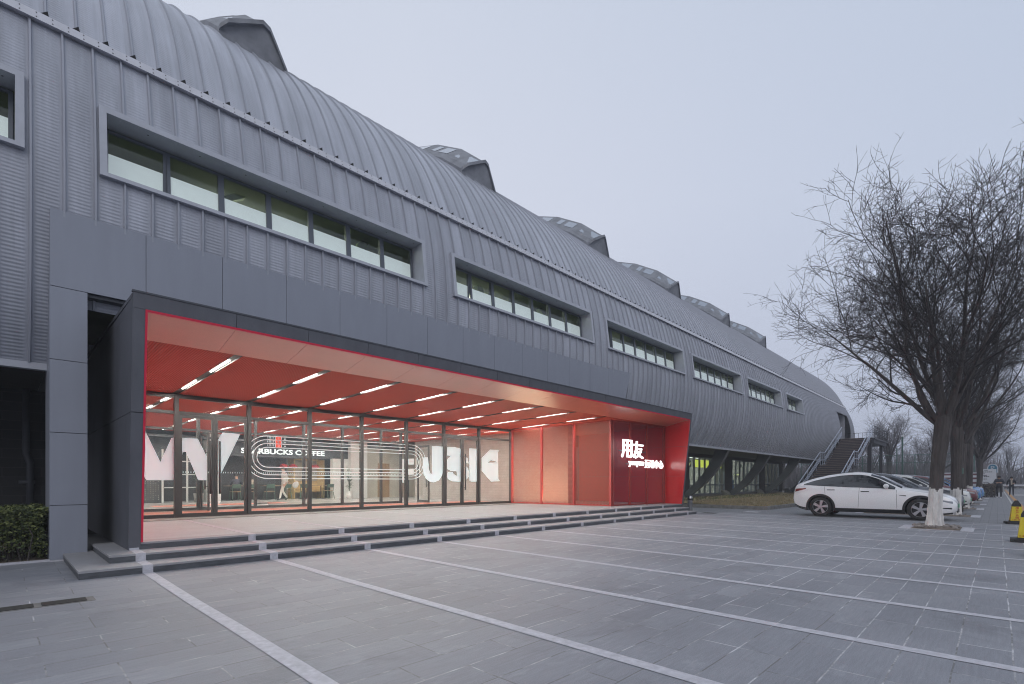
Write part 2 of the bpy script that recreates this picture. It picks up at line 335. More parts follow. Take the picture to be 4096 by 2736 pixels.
M['rib'] = mat('rib_paint', (0.058, 0.064, 0.078), 0.55, noise=0.12, nscale=3)
M['rib_lit'] = mat('rib_lit_face', (0.105, 0.11, 0.125), 0.5, noise=0.1)  # rib paint made lighter where daylight strikes the outer face
M['steel'] = mat('galvanised_steel', (0.40, 0.44, 0.52), 0.35, metal=0.4)
M['stainless'] = mat('stainless', (0.42, 0.42, 0.43), 0.25, metal=0.9, noise=0.05)
M['stair_wood'] = mat('dark_wood_tread', (0.19, 0.15, 0.14), 0.7, noise=0.3, nscale=6, stretch=(1, 0.3, 1))
M['stair_steel'] = mat('dark_steel', (0.055, 0.055, 0.065), 0.5, noise=0.1)
M['grate'] = mat('iron_grate', (0.05, 0.048, 0.045), 0.7, noise=0.3, nscale=20)
M['pit'] = mat('drain_pit', (0.012, 0.012, 0.012), 0.9)
M['mat'] = mat('door_mat', (0.16, 0.155, 0.15), 0.95, noise=0.2, nscale=60)
M['led'] = lamp_mat('led_tube', (1.0, 0.95, 0.87), 340.0)
M['sign_led'] = lamp_mat('sign_face', (1.0, 0.98, 0.96), 3.2)
M['uplight'] = lamp_mat('uplight_lens', (1.0, 0.80, 0.52), 6000.0)
M['track'] = mat('black_track', (0.015, 0.015, 0.015), 0.5)
M['net_red'] = net_mat('red_expanded_metal', (0.20, 0.032, 0.014), 0.06, 0.024, 'YZ')
M['net_red_front'] = net_mat('red_expanded_metal_front', (0.20, 0.018, 0.035), 0.06, 0.018, 'XZ')
M['net_green'] = net_mat('green_wire_net', (0.05, 0.11, 0.09), 0.06, 0.004, 'YZ')
M['green'] = mat('green_paint', (0.05, 0.13, 0.105), 0.5)
M['bark'] = mat('tree_bark', (0.068, 0.060, 0.058), 0.95, noise=0.45, nscale=7, stretch=(1, 1, 0.22), bump=1.0, bscale=22)
M['twig'] = mat('twig_bark', (0.042, 0.038, 0.039), 0.9)
M['limewash'] = mat('limewash', (0.62, 0.61, 0.60), 0.9, noise=0.3, nscale=6, stretch=(1, 1, 0.3), bump=1.0, bscale=22)
M['twig_hazed'] = mat('hazed_twig', (0.17, 0.16, 0.168), 0.95)  # paler than the near twigs: distance haze put into the colour
M['leaf_a'] = mat('hedge_leaf', (0.055, 0.075, 0.028), 0.5, noise=0.4, nscale=9)
M['leaf_b'] = mat('hedge_leaf_pale', (0.13, 0.15, 0.05), 0.5, noise=0.3, nscale=9)
M['plant_leaf'] = mat('pot_plant_leaf', (0.03, 0.07, 0.03), 0.5, noise=0.3)
M['dryhedge'] = mat('dry_hedge', (0.14, 0.115, 0.09), 0.95, noise=0.4, nscale=8)
# cars
M['car_white'] = mat('white_car_paint', (0.84, 0.85, 0.87), 0.35, coat=1.0)
M['car_grey'] = mat('dark_grey_car_paint', (0.045, 0.05, 0.065), 0.35, coat=1.0)
M['car_cream'] = mat('pale_car_paint', (0.60, 0.61, 0.60), 0.35, coat=1.0)
M['car_maroon'] = mat('maroon_car_paint', (0.12, 0.015, 0.022), 0.35, coat=1.0)
M['car_blue'] = mat('blue_car_paint', (0.06, 0.18, 0.42), 0.35, coat=1.0)
M['car_glass'] = mat('tinted_car_glass', (0.012, 0.014, 0.018), 0.04, spec=0.8, coat=0.5)
M['car_shield'] = mat('windscreen_glass', (0.05, 0.06, 0.075), 0.05, spec=0.9, coat=0.6)
M['car_black'] = mat('black_plastic', (0.022, 0.022, 0.024), 0.6)
M['tyre'] = mat('tyre_rubber', (0.02, 0.02, 0.021), 0.8)
M['rim'] = mat('alloy_rim', (0.45, 0.45, 0.47), 0.3, metal=0.7)
M['lamp_red'] = mat('tail_lamp', (0.16, 0.012, 0.015), 0.15, coat=1.0)
M['lamp_clear'] = mat('head_lamp', (0.22, 0.24, 0.28), 0.08, spec=0.9, coat=1.0)
M['plate_green'] = mat('green_plate', (0.12, 0.38, 0.22), 0.5)
# people and goods
M['skin'] = mat('skin', (0.42, 0.26, 0.19), 0.6)
M['hair'] = mat('black_hair', (0.012, 0.01, 0.01), 0.6)
M['cloth_dark'] = mat('dark_jacket', (0.03, 0.032, 0.045), 0.85, noise=0.2)
M['cloth_black'] = mat('black_trousers', (0.018, 0.018, 0.022), 0.9)
M['cloth_white'] = mat('off_white_cloth', (0.62, 0.60, 0.56), 0.85)
M['cloth_beige'] = mat('beige_cloth', (0.48, 0.43, 0.36), 0.85)
M['shoe_white'] = mat('white_shoe', (0.7, 0.7, 0.7), 0.6)
M['yellow'] = mat('yellow_cone', (0.62, 0.50, 0.02), 0.5, noise=0.08)
M['rubber'] = mat('black_rubber', (0.02, 0.02, 0.022), 0.7)
M['redtext'] = mat('red_print', (0.45, 0.04, 0.02), 0.6)
M['textdark'] = mat('dark_print', (0.07, 0.07, 0.09), 0.6)
M['blue'] = mat('blue_sign', (0.05, 0.22, 0.35), 0.5)
M['signwhite'] = mat('white_sign', (0.62, 0.64, 0.68), 0.5)
M['lobbyfloor'] = mat('grey_lobby_floor', (0.42, 0.42, 0.41), 0.25, noise=0.06)
M['lane_red'] = mat('red_lane', (0.55, 0.14, 0.08), 0.3)
M['darkwall'] = mat('charcoal_wall', (0.022, 0.023, 0.028), 0.6, noise=0.1)
M['beige'] = mat('beige_wall', (0.46, 0.43, 0.37), 0.6, noise=0.06)
M['wood'] = mat('pale_wood', (0.50, 0.36, 0.18), 0.5, noise=0.15, nscale=4, stretch=(1, 1, 6))
M['table'] = mat('table_wood', (0.22, 0.14, 0.08), 0.5)
M['chair_green'] = mat('green_chair', (0.03, 0.06, 0.045), 0.5)
M['lamp_shade'] = mat('red_lamp_shade', (0.17, 0.008, 0.01), 0.25, coat=0.5)
M['bulb'] = lamp_mat('warm_bulb', (1.0, 0.85, 0.6), 14.0)
M['green_room'] = mat('green_room', (0.15, 0.175, 0.11), 0.8, noise=0.2, nscale=1)
M['green_beam'] = mat('green_beam', (0.34, 0.44, 0.20), 0.6)
M['film'] = mat('glowing_frosted_film', (0.78, 0.81, 0.85), 0.3, spec=0.8, noise=0.04, emit=(0.86, 0.9, 1.0), estr=0.30)  # steady glow stands in for room light coming through the film
M['room_white'] = mat('room_white', (0.7, 0.7, 0.68), 0.7)
M['lime'] = mat('lime_sign', (0.45, 0.55, 0.05), 0.5, emit=(0.75, 0.85, 0.12), estr=0.75)
M['lime_text'] = mat('lime_letters', (0.8, 0.85, 0.3), 0.5, emit=(0.9, 0.95, 0.45), estr=1.0)
M['shoplight'] = lamp_mat('shop_lamp', (0.93, 1.0, 0.90), 75.0)
M['officelight'] = lamp_mat('office_lamp', (0.95, 1.0, 0.75), 40.0)

def ceil_mat():
    """ribbed perforated red metal ceiling"""
    m = mat('red_ribbed_ceiling', (0.42, 0.055, 0.03), 0.62, spec=0.25)
    t = m.node_tree; bs = t.nodes['Principled BSDF']
    co = N(t, 'ShaderNodeTexCoord')
    wv = N(t, 'ShaderNodeTexWave', bands_direction='X', i_Scale=7.0, i_Distortion=0.0)
    t.links.new(co.outputs['Object'], wv.inputs['Vector'])
    wv2 = N(t, 'ShaderNodeTexWave', bands_direction='Y', i_Scale=7.0, i_Distortion=0.0)
    t.links.new(co.outputs['Object'], wv2.inputs['Vector'])
    ml = N(t, 'ShaderNodeMath', operation='MULTIPLY'); t.links.new(wv.outputs['Fac'], ml.inputs[0]); t.links.new(wv2.outputs['Fac'], ml.inputs[1])
    mxc = N(t, 'ShaderNodeMix', data_type='RGBA'); mxc.inputs[6].default_value = (0.34, 0.030, 0.014, 1); mxc.inputs[7].default_value = (0.14, 0.013, 0.008, 1)
    t.links.new(ml.outputs[0], mxc.inputs[0]); t.links.new(mxc.outputs[2], bs.inputs['Base Color'])
    bp = N(t, 'ShaderNodeBump', i_Strength=0.5, i_Distance=0.01); t.links.new(wv.outputs['Fac'], bp.inputs['Height'])
    t.links.new(bp.outputs[0], bs.inputs['Normal'])
    return m
M['redceil'] = ceil_mat()

# ------------------------------------------------------------------ mesh helpers
class MB:
    def __init__(s):
        s.v = []; s.f = []; s.m = []; s.uv = []; s.sm = False
    def face(s, pts, mi=0, uv=None):
        n = len(s.v); s.v += [tuple(p) for p in pts]; s.f.append(tuple(range(n, n + len(pts)))); s.m.append(mi)
        s.uv.append(uv)
    def box(s, x0, x1, y0, y1, z0, z1, mi=0):
        n = len(s.v)
        s.v += [(x0, y0, z0), (x1, y0, z0), (x1, y1, z0), (x0, y1, z0), (x0, y0, z1), (x1, y0, z1), (x1, y1, z1), (x0, y1, z1)]
        for q in ((0, 3, 2, 1), (4, 5, 6, 7), (0, 1, 5, 4), (1, 2, 6, 5), (2, 3, 7, 6), (3, 0, 4, 7)):
            s.f.append(tuple(n + i for i in q)); s.m.append(mi); s.uv.append(None)
    def hexa(s, p, mi=0):
        """8 points, bottom ring then top ring"""
        n = len(s.v); s.v += [tuple(q) for q in p]
        for q in ((0, 3, 2, 1), (4, 5, 6, 7), (0, 1, 5, 4), (1, 2, 6, 5), (2, 3, 7, 6), (3, 0, 4, 7)):
            s.f.append(tuple(n + i for i in q)); s.m.append(mi); s.uv.append(None)
    def prism(s, poly, d, mi=0, cap=None):
        """extrude a planar polygon by vector d"""
        n = len(s.v); k = len(poly); d = Vector(d)
        s.v += [tuple(p) for p in poly] + [tuple(Vector(p) + d) for p in poly]
        for f in (tuple(range(n, n + k)), tuple(range(n + 2 * k - 1, n + k - 1, -1))):
            s.f.append(f); s.m.append(mi if cap is None else cap); s.uv.append(None)
        for i in range(k):
            j = (i + 1) % k
            s.f.append((n + i, n + k + i, n + k + j, n + j)); s.m.append(mi); s.uv.append(None)
    def tube(s, pts, rad, n=6, mi=0, caps=True):
        pts = [Vector(p) for p in pts]
        if not hasattr(rad, '__len__'): rad = [rad] * len(pts)
        b = len(s.v); ref = None
        for i, p in enumerate(pts):
            d = (pts[min(i + 1, len(pts) - 1)] - pts[max(i - 1, 0)])
            if d.length < 1e-9: d = Vector((0, 0, 1))
            d.normalize()
            if ref is None:
                ref = Vector((0, 0, 1)) if abs(d.z) < 0.9 else Vector((1, 0, 0))
            a = d.cross(ref); 
            if a.length < 1e-6: a = d.orthogonal()
            a.normalize(); c = d.cross(a); ref = c.cross(d) if False else ref
            for k in range(n):
                t = 2 * math.pi * k / n
                s.v.append(tuple(p + (a * math.cos(t) + c * math.sin(t)) * rad[i]))
        for i in range(len(pts) - 1):
            for k in range(n):
                k2 = (k + 1) % n
                s.f.append((b + i * n + k, b + i * n + k2, b + (i + 1) * n + k2, b + (i + 1) * n + k)); s.m.append(mi); s.uv.append(None)
        if caps and n > 2:
            s.f.append(tuple(b + k for k in range(n - 1, -1, -1))); s.m.append(mi); s.uv.append(None)
            e = b + (len(pts) - 1) * n
            s.f.append(tuple(e + k for k in range(n))); s.m.append(mi); s.uv.append(None)
    def lathe(s, prof, n=24, o=(0, 0, 0), axis='Z', mi=0):
        """prof: (radius, height) list"""
        b = len(s.v)
        for r, h in prof:
            for k in range(n):
                t = 2 * math.pi * k / n; x, y = r * math.cos(t), r * math.sin(t)
                p = {'Z': (x, y, h), 'Y': (x, h, y), 'X': (h, x, y)}[axis]
                s.v.append((o[0] + p[0], o[1] + p[1], o[2] + p[2]))
        for i in range(len(prof) - 1):
            for k in range(n):
                k2 = (k + 1) % n
                s.f.append((b + i * n + k, b + i * n + k2, b + (i + 1) * n + k2, b + (i + 1) * n + k)); s.m.append(mi); s.uv.append(None)
    def add(s, verts, faces, mi=0):
        n = len(s.v); s.v += [tuple(v) for v in verts]
        for f in faces:
            s.f.append(tuple(n + i for i in f)); s.m.append(mi); s.uv.append(None)
    def build(s, name, mats, parent=None, smooth=False, loc=None):
        me = bpy.data.meshes.new(name)
        me.from_pydata(s.v, [], s.f)
        if not isinstance(mats, (list, tuple)): mats = [mats]
        for m in mats: me.materials.append(m)
        if len(mats) > 1: me.polygons.foreach_set('material_index', s.m)
        if any(u is not None for u in s.uv):
            ul = me.uv_layers.new(name='UVMap'); k = 0
            buf = []
            for f, u in zip(s.f, s.uv):
                for j in range(len(f)):
                    buf += list(u[j]) if u else [0, 0]
            ul.data.foreach_set('uv', buf)
        if smooth: me.polygons.foreach_set('use_smooth', [True] * len(me.polygons))
        me.update()
        o = bpy.data.objects.new(name, me); COL.objects.link(o)
        if parent: o.parent = parent
        if loc: o.location = loc
        return o

def tag(o, label=None, cat=None, group=None, kind=None):
    if label: o['label'] = label
    if cat: o['category'] = cat
    if group: o['group'] = group
    if kind: o['kind'] = kind
    return o
def thing(name, label, cat, loc=(0, 0, 0), rz=0, group=None):
    o = bpy.data.objects.new(name, None); COL.objects.link(o)
    o.location = loc; o.rotation_euler = (0, 0, rz); o.empty_display_size = 0.3
    return tag(o, label, cat, group)
def dup(root, loc, rz=0, label=None, scale=None, group=None):
    r = root.copy(); COL.objects.link(r); r.location = loc; r.rotation_euler = (0, 0, rz)
    if scale: r.scale = scale
    if label: r['label'] = label
    if group: r['group'] = group
    for ch in list(root.children):
        c = ch.copy(); COL.objects.link(c); c.parent = r
        for g in list(ch.children):
            d = g.copy(); COL.objects.link(d); d.parent = c
    return r
def smooth_by_angle(o, deg=35):
    me = o.data
    me.polygons.foreach_set('use_smooth', [True] * len(me.polygons))
    me.set_sharp_from_angle(angle=R(deg))
def lerp_tab(x, tab):
    if x <= tab[0][0]: return tab[0][1]
    for (a, va), (b, vb) in zip(tab, tab[1:]):
        if x <= b: return va + (vb - va) * (x - a) / (b - a)
    return tab[-1][1]
def spline(pts, n):
    """Catmull-Rom through 2-D points, n samples per span"""
    out = []
    P = [pts[0]] + list(pts) + [pts[-1]]
    for i in range(1, len(P) - 2):
        for k in range(n):
            t = k / n; q = []
            for d in range(len(pts[0])):
                p0, p1, p2, p3 = P[i - 1][d], P[i][d], P[i + 1][d], P[i + 2][d]
                q.append(0.5 * (2 * p1 + (p2 - p0) * t + (2 * p0 - 5 * p1 + 4 * p2 - p3) * t * t + (3 * p1 - p0 - 3 * p2 + p3) * t ** 3))
            out.append(tuple(q))
    out.append(tuple(pts[-1])); return out

def text_geo(body, w, h, depth=0.0, bold=0.0, shear=0.0):
    """letters as a mesh whose box is w x h, lower left corner at the origin, in the XY plane"""
    cu = bpy.data.curves.new('letters', 'FONT'); cu.body = body; cu.size = 1.0
    cu.offset = bold; cu.shear = shear; cu.extrude = 0.5 if depth else 0.0; cu.resolution_u = 3
    ob = bpy.data.objects.new('letters', cu); COL.objects.link(ob)
    dg = bpy.context.evaluated_depsgraph_get()
    me = bpy.data.meshes.new_from_object(ob.evaluated_get(dg))
    vs = [tuple(v.co) for v in me.vertices]; fs = [tuple(p.vertices) for p in me.polygons]
    bpy.data.objects.remove(ob); bpy.data.curves.remove(cu); bpy.data.meshes.remove(me)
    if not vs: return [], []
    x0, x1 = min(v[0] for v in vs), max(v[0] for v in vs); y0, y1 = min(v[1] for v in vs), max(v[1] for v in vs)
    return [((v[0] - x0) / (x1 - x0) * w, (v[1] - y0) / (y1 - y0) * h, v[2] * depth) for v in vs], fs
def text_on(mb, body, o, ux, uy, w, h, depth=0.0, bold=0.0, mi=0, shear=0.0):
    vs, fs = text_geo(body, w, h, depth, bold, shear)
    o, ux, uy = Vector(o), Vector(ux), Vector(uy); uz = ux.cross(uy)
    mb.add([o + ux * v[0] + uy * v[1] + uz * v[2] for v in vs], fs, mi)

# ================================================================== THE SETTING
def sheet(name, x0, x1, y0, y1, z, m):
    b = MB(); b.face([(x0, y0, z), (x1, y0, z), (x1, y1, z), (x0, y1, z)]); o = b.build(name, m); o['kind'] = 'structure'; return o
sheet('ground', -150, 500, -300, 300, -0.02, M['ground'])
sheet('plaza', -12, 21.4, -9.0, 16, 0.0, M['plaza'])
sheet('brick_pavement', 21.4, 120, -0.55, 15.4, 0.0, M['pavers'])
b = MB()
b.face([(21.4, -9, -0.008), (120, -9, -0.008), (120, -0.55, -0.008), (21.4, -0.55, -0.008)])
o = b.build('road', M['asphalt']); o['kind'] = 'structure'
b = MB()
b.box(26, 110, -0.98, -0.80, -0.007, 0.004)
o = b.build('orange_road_line', M['orange']); o['kind'] = 'structure'
b = MB()
b.box(36, 90, -0.66, -0.58, 0.0, 0.004)
for x in (25, 31.5, 38, 44.5): b.box(x, x + 0.1, -1.9, -1.0, -0.007, -0.003)
for k in range(6): b.box(66 + k * 0.9, 66.45 + k * 0.9, -7.5, -1.2, -0.007, -0.003)
o = b.build('white_road_line', M['whiteline']); o['kind'] = 'structure'
# pale granite bands across the plaza, in line with the inlays of the steps
BANDX = [1.45 + 1.725 * k for k in range(-2, 12)]
for k, x in enumerate(BANDX):
    b = MB(); wd = 0.062
    n = 24; ys = [-8.9 + (8.64 + 8.9) * i / n for i in range(n + 1)]
    if x > 19.6: ys = [-8.9 + (9.5 + 8.9) * i / n for i in range(n + 1)]
    for i in range(n):
        j0, j1 = [0.006 * math.sin(i * 7.3 + k), 0.006 * math.sin((i + 1) * 7.3 + k)]
        b.face([(x - wd + j0, ys[i], 0.004), (x + wd + j0, ys[i], 0.004), (x + wd + j1, ys[i + 1], 0.004), (x - wd + j1, ys[i + 1], 0.004)])
    o = b.build('paving_band', M['inlay']); o['kind'] = 'structure'
# drains and covers
g = thing('trench_drain', 'iron trench drain with three grates in the paving near the bottom left corner', 'drain', (0, 7.2, 0))
b = MB(); b.box(-0.62, 0.72, -0.13, 0.13, 0.0, 0.004); b.build('drain_frame', M['concrete'], g)
for i in range(3):
    x = -0.55 + 0.42 * i + 0.0
    b = MB(); b.box(x, x + 0.36, -0.10, 0.10, 0.004, 0.007, 1)
    for k in range(10): b.box(x, x + 0.36, -0.1 + 0.02 * k + 0.003, -0.1 + 0.02 * k + 0.014, 0.007, 0.012, 0)
    b.build('grate', [M['grate'], M['pit']], g)
b = MB(); b.box(20.1, 20.6, 8.2, 8.75, 0.004, 0.009); o = b.build('drain_cover', M['grate'])
tag(o, 'small square iron drain cover in the paving off the right end of the steps', 'drain cover')
b = MB(); b.box(22.0, 22.6, 7.2, 7.75, 0.004, 0.009); o = b.build('paving_cover', M['inlay'])
tag(o, 'pale stone inspection cover in the paving left of the white car', 'cover')

# lawn in front of the ground floor, with its kerb
b = MB()
for i in range(40):
    for j in range(10):
        xa, xb = 24.42 + (61 - 24.42) * i / 40, 24.42 + (61 - 24.42) * (i + 1) / 40
        ya, yb = 7.62 + (15.15 - 7.62) * j / 10, 7.62 + (15.15 - 7.62) * (j + 1) / 10
        def lz(x, y): return 0.13 + 0.10 * (y - 7.6) / 7.5 + 0.02 * math.sin(x * 1.7 + y * 2.1)
        b.face([(xa, ya, lz(xa, ya)), (xb, ya, lz(xb, ya)), (xb, yb, lz(xb, yb)), (xa, yb, lz(xa, yb))])
o = b.build('lawn', M['lawn']); o['kind'] = 'structure'
b = MB()
b.box(24.27, 24.42, 7.47, 15.1, -0.01, 0.16); b.box(24.42, 61, 7.47, 7.62, -0.01, 0.16)
o = b.build('lawn_kerb', M['kerb']); o['kind'] = 'structure'
b = MB(); rg = random.Random(3)
for i in range(7000):
    x = 24.5 + 22 * rg.random() ** 1.3; y = 7.7 + 7.2 * rg.random()
    h = 0.03 + 0.06 * rg.random(); a = rg.random() * 6.28; dx, dy = 0.03 * math.cos(a), 0.03 * math.sin(a)
    z = 0.13 + 0.10 * (y - 7.6) / 7.5
    lx, ly = rg.uniform(-.04, .04), rg.uniform(-.04, .04)
    gm = 1 if (y > 12.4 and rg.random() < .55) else 0
    b.face([(x - dx, y - dy, z), (x + dx, y + dy, z), (x + lx, y + ly, z + h)], gm)
o = b.build('dry_grass', [M['straw'], M['straw_green']]); tag(o, kind='stuff')

# ================================================================== THE HALL
hall = thing('sports_hall', 'long barrel shaped hall clad in ribbed grey steel sheet with a band of deep windows', 'building', (0, 0, 0))
LOW = spline([(11.80, 3.32), (11.42, 4.05), (11.19, 4.8), (11.08, 5.6), (11.06, 6.2), (11.10, 6.9), (11.20, 7.7), (11.36, 8.4), (11.57, 9.12)], 8)
UPP = spline([(11.60, 9.12), (12.05, 10.1), (12.55, 10.95), (13.15, 11.72), (13.85, 12.42), (14.8, 13.17), (16.2, 13.98), (18.5, 14.9), (21.5, 15.7), (25, 16.2), (29, 16.35)], 5)
XA, XB = -8.08, 62.32
def bulge(x, z):
    t = max(0.0, min(1.0, (x - 36) / 22)); t = t * t * (3 - 2 * t)
    return -0.38 * t * max(0.0, math.sin(math.pi * (z - 3.32) / 5.8)) ** 0.85
def wall_y(z, x=0.0):
    for (ya, za), (yb, zb) in zip(LOW, LOW[1:]):
        if z <= zb: return ya + (yb - ya) * (z - za) / (zb - za) + bulge(x, z)
    return LOW[-1][0]
WZ0, WZ1 = 6.58, 7.82
WINX = [(1.17 + 7.77 * i, 1.17 + 7.77 * i + 6.85) for i in range(-1, 6)]
WINX[-1] = (WINX[-1][0], WINX[-1][0] + 4.3)
DX0, DX1, DZ0, DZ1 = 55.52, 60.3, 3.3, 8.0
seams = [0.32 + 0.4 * k for k in range(-21, 156)]
zs = sorted(set([3.32, 4.3, 5.2, WZ0, WZ1, DZ1] + [3.32 + (9.12 - 3.32) * i / 30 for i in range(31)]))
zz = [zs[0]]
for z in zs[1:]:
    if z - zz[-1] > 0.03 or z in (WZ0, WZ1, DZ1, 9.12):
        if z - zz[-1] <= 0.03: zz[-1] = z
        else: zz.append(z)
zs = zz
arc = [0.0]
for za, zb in zip(zs, zs[1:]): arc.append(arc[-1] + math.hypot(zb - za, wall_y(zb) - wall_y(za)))
xs = sorted(set([round(s, 4) for s in seams] + [round(q, 4) for ab in WINX for q in ab] + [DX0, DX1, XA, XB, 0.56, 20.52]))
xs = [x for x in xs if XA <= x <= XB]
def hole(x, z):
    for a, c in WINX:
        if a < x < c and WZ0 < z < WZ1: return True
    if DX0 < x < DX1 and DZ0 < z < DZ1: return True
    if 0.56 < x < 20.52 and z < 4.3: return True
    return False
b = MB()
for xa, xb in zip(xs, xs[1:]):
    xm = (xa + xb) / 2
    for i in range(len(zs) - 1):
        if hole(xm, (zs[i] + zs[i + 1]) / 2): continue
        za, zb = zs[i], zs[i + 1]
        b.face([(xa, wall_y(za, xa), za), (xb, wall_y(za, xb), za), (xb, wall_y(zb, xb), zb), (xa, wall_y(zb, xa), zb)], 0,
               [(xa, arc[i]), (xb, arc[i]), (xb, arc[i + 1]), (xa, arc[i + 1])])
for x in seams:
    if not XA < x < XB: continue
    for i in range(len(zs) - 1):
        za, zb = zs[i], zs[i + 1]
        if hole(x, (za + zb) / 2): continue
        ya, yb = wall_y(za, x), wall_y(zb, x)
        for (d0, p0), (d1, p1) in (((-0.022, 0), (-0.013, 0.055)), ((-0.013, 0.055), (0.013, 0.055)), ((0.013, 0.055), (0.022, 0))):
            b.face([(x + d0, ya - p0, za), (x + d1, ya - p1, za), (x + d1, yb - p1, zb), (x + d0, yb - p0, zb)], 1)
b.build('wall_cladding', [M['clad'], M['seam']], hall)

# roof shell
arcu = [0.0]
for (ya, za), (yb, zb) in zip(UPP, UPP[1:]): arcu.append(arcu[-1] + math.hypot(zb - za, yb - ya))
rseam = [0.52 + 0.4 * k for k in range(-21, 155)]
b = MB()
rx = [XA] + [s for s in rseam if XA < s < XB] + [XB]
for xa, xb in zip(rx, rx[1:]):
    for i in range(len(UPP) - 1):
        (ya, za), (yb, zb) = UPP[i], UPP[i + 1]
        b.face([(xa, ya, za), (xb, ya, za), (xb, yb, zb), (xa, yb, zb)], 0, [(xa + .3, arcu[i]), (xb + .3, arcu[i]), (xb + .3, arcu[i + 1]), (xa + .3, arcu[i + 1])])
for x in rseam:
    if not XA < x < XB: continue
    for i in range(len(UPP) - 7):
        (ya, za), (yb, zb) = UPP[i], UPP[i + 1]
        dl = math.hypot(yb - ya, zb - za); ny, nz_ = -(zb - za) / dl, (yb - ya) / dl
        for (d0, p0), (d1, p1) in (((-0.026, 0), (-0.011, 0.042)), ((-0.011, 0.042), (0.011, 0.042)), ((0.011, 0.042), (0.026, 0))):
            b.face([(x + d0, ya + ny * p0, za + nz_ * p0), (x + d1, ya + ny * p1, za + nz_ * p1), (x + d1, yb + ny * p1, zb + nz_ * p1), (x + d0, yb + ny * p0, zb + nz_ * p0)], 1)
# far slope of the roof and far wall, coarse
back = [(58 - y, z) for y, z in reversed(UPP)] + [(46.6, 8), (46.9, 6), (46.3, 3.3)]
for (ya, za), (yb, zb) in zip(back, back[1:]):
    b.face([(XA, ya, za), (XB, ya, za), (XB, yb, zb), (XA, yb, zb)], 1)
for x in rseam:
    if not XA < x < XB: continue
    (y0, z0), (y1, z1) = UPP[0], UPP[1]
    b.prism([(x - 0.09, y0 - 0.035, z0 + 0.07), (x + 0.02, y0 - 0.065, z0 + 0.155), (x + 0.045, y0 - 0.035, z0 + 0.07)], (0, 0.05, 0.0), 2)  # solid black wedges stand in for shaded openings under the sheet ends
b.build('roof_shell', [M['roof'], M['seam'], M['blackgap']], hall)
# belt
b = MB()
b.hexa([(XA, 11.42, 8.99), (XB, 11.42, 8.99), (XB, 11.62, 9.02), (XA, 11.62, 9.02), (XA, 11.47, 9.15), (XB, 11.47, 9.15), (XB, 11.64, 9.20), (XA, 11.64, 9.20)], 0)
x = -2.0
while x < 22:
    for dz, y in ((9.03, 11.432), (9.115, 11.457)):
        b.box(x - 0.008, x + 0.008, y - 0.006, y + 0.01, dz - 0.008, dz + 0.008, 1)
    x += 0.2
b.build('belt_course', [M['belt'], M['bolt']], hall)
# lower edge trim, underside
for xa, xb in ((XA, 0.54), (20.52, 55.5)):
    b = MB(); b.box(xa, xb, 11.76, 11.90, 3.22, 3.335); b.build('bottom_trim', M['trim'], hall)
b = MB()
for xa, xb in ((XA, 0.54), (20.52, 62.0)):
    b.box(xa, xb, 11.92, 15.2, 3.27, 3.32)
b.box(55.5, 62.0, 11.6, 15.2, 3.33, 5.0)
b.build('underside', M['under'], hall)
# end walls
def endwall(x, name, dx):
    poly = [(y + bulge(x, z), z) for y, z in LOW] + UPP[1:] + [(58 - y, z) for y, z in reversed(UPP[:-1])] + [(46.6, 8), (46.9, 6), (46.3, 3.32)]
    b = MB(); b.prism([(x, y, z) for y, z in poly], (dx, 0, 0)); b.build(name, M['trim'], hall)
endwall(XB - 0.06, 'end_wall', 0.05); endwall(XA + 0.06, 'end_wall', -0.05)
b = MB(); b.box(16.5, XB - 0.3, 46.0, 46.2, 0, 3.3); b.build('rear_wall', M['brick_dark'], hall)
# door recess at the far end, behind the outside stair
b = MB()
b.box(DX0 - .05, DX1 + .05, 13.0, 13.1, 5.0, 8.05, 0)
b.box(DX0 - .06, DX0 - .01, 11.2, 13.0, 3.4, 8.05, 0); b.box(DX1 + .01, DX1 + .06, 11.2, 13.0, 3.4, 8.05, 0)
b.box(DX0, DX1, 11.3, 13.0, 8.01, 8.06, 0)
b.build('door_recess', M['trim'], hall)
d = MB()
for k in range(5): d.box(56.0 + 0.9 * k, 56.08 + 0.9 * k, 12.9, 12.98, 5.2, 7.8)
d.box(56, 59.68, 12.9, 12.98, 7.74, 7.8); d.box(56, 59.68, 12.9, 12.98, 5.2, 5.28)
d = d.build('upper_door', M['steel'], hall)
p = MB(); p.box(56.0, 59.68, 12.93, 12.95, 5.2, 7.8); p.build('pane', M['car_glass'], d)

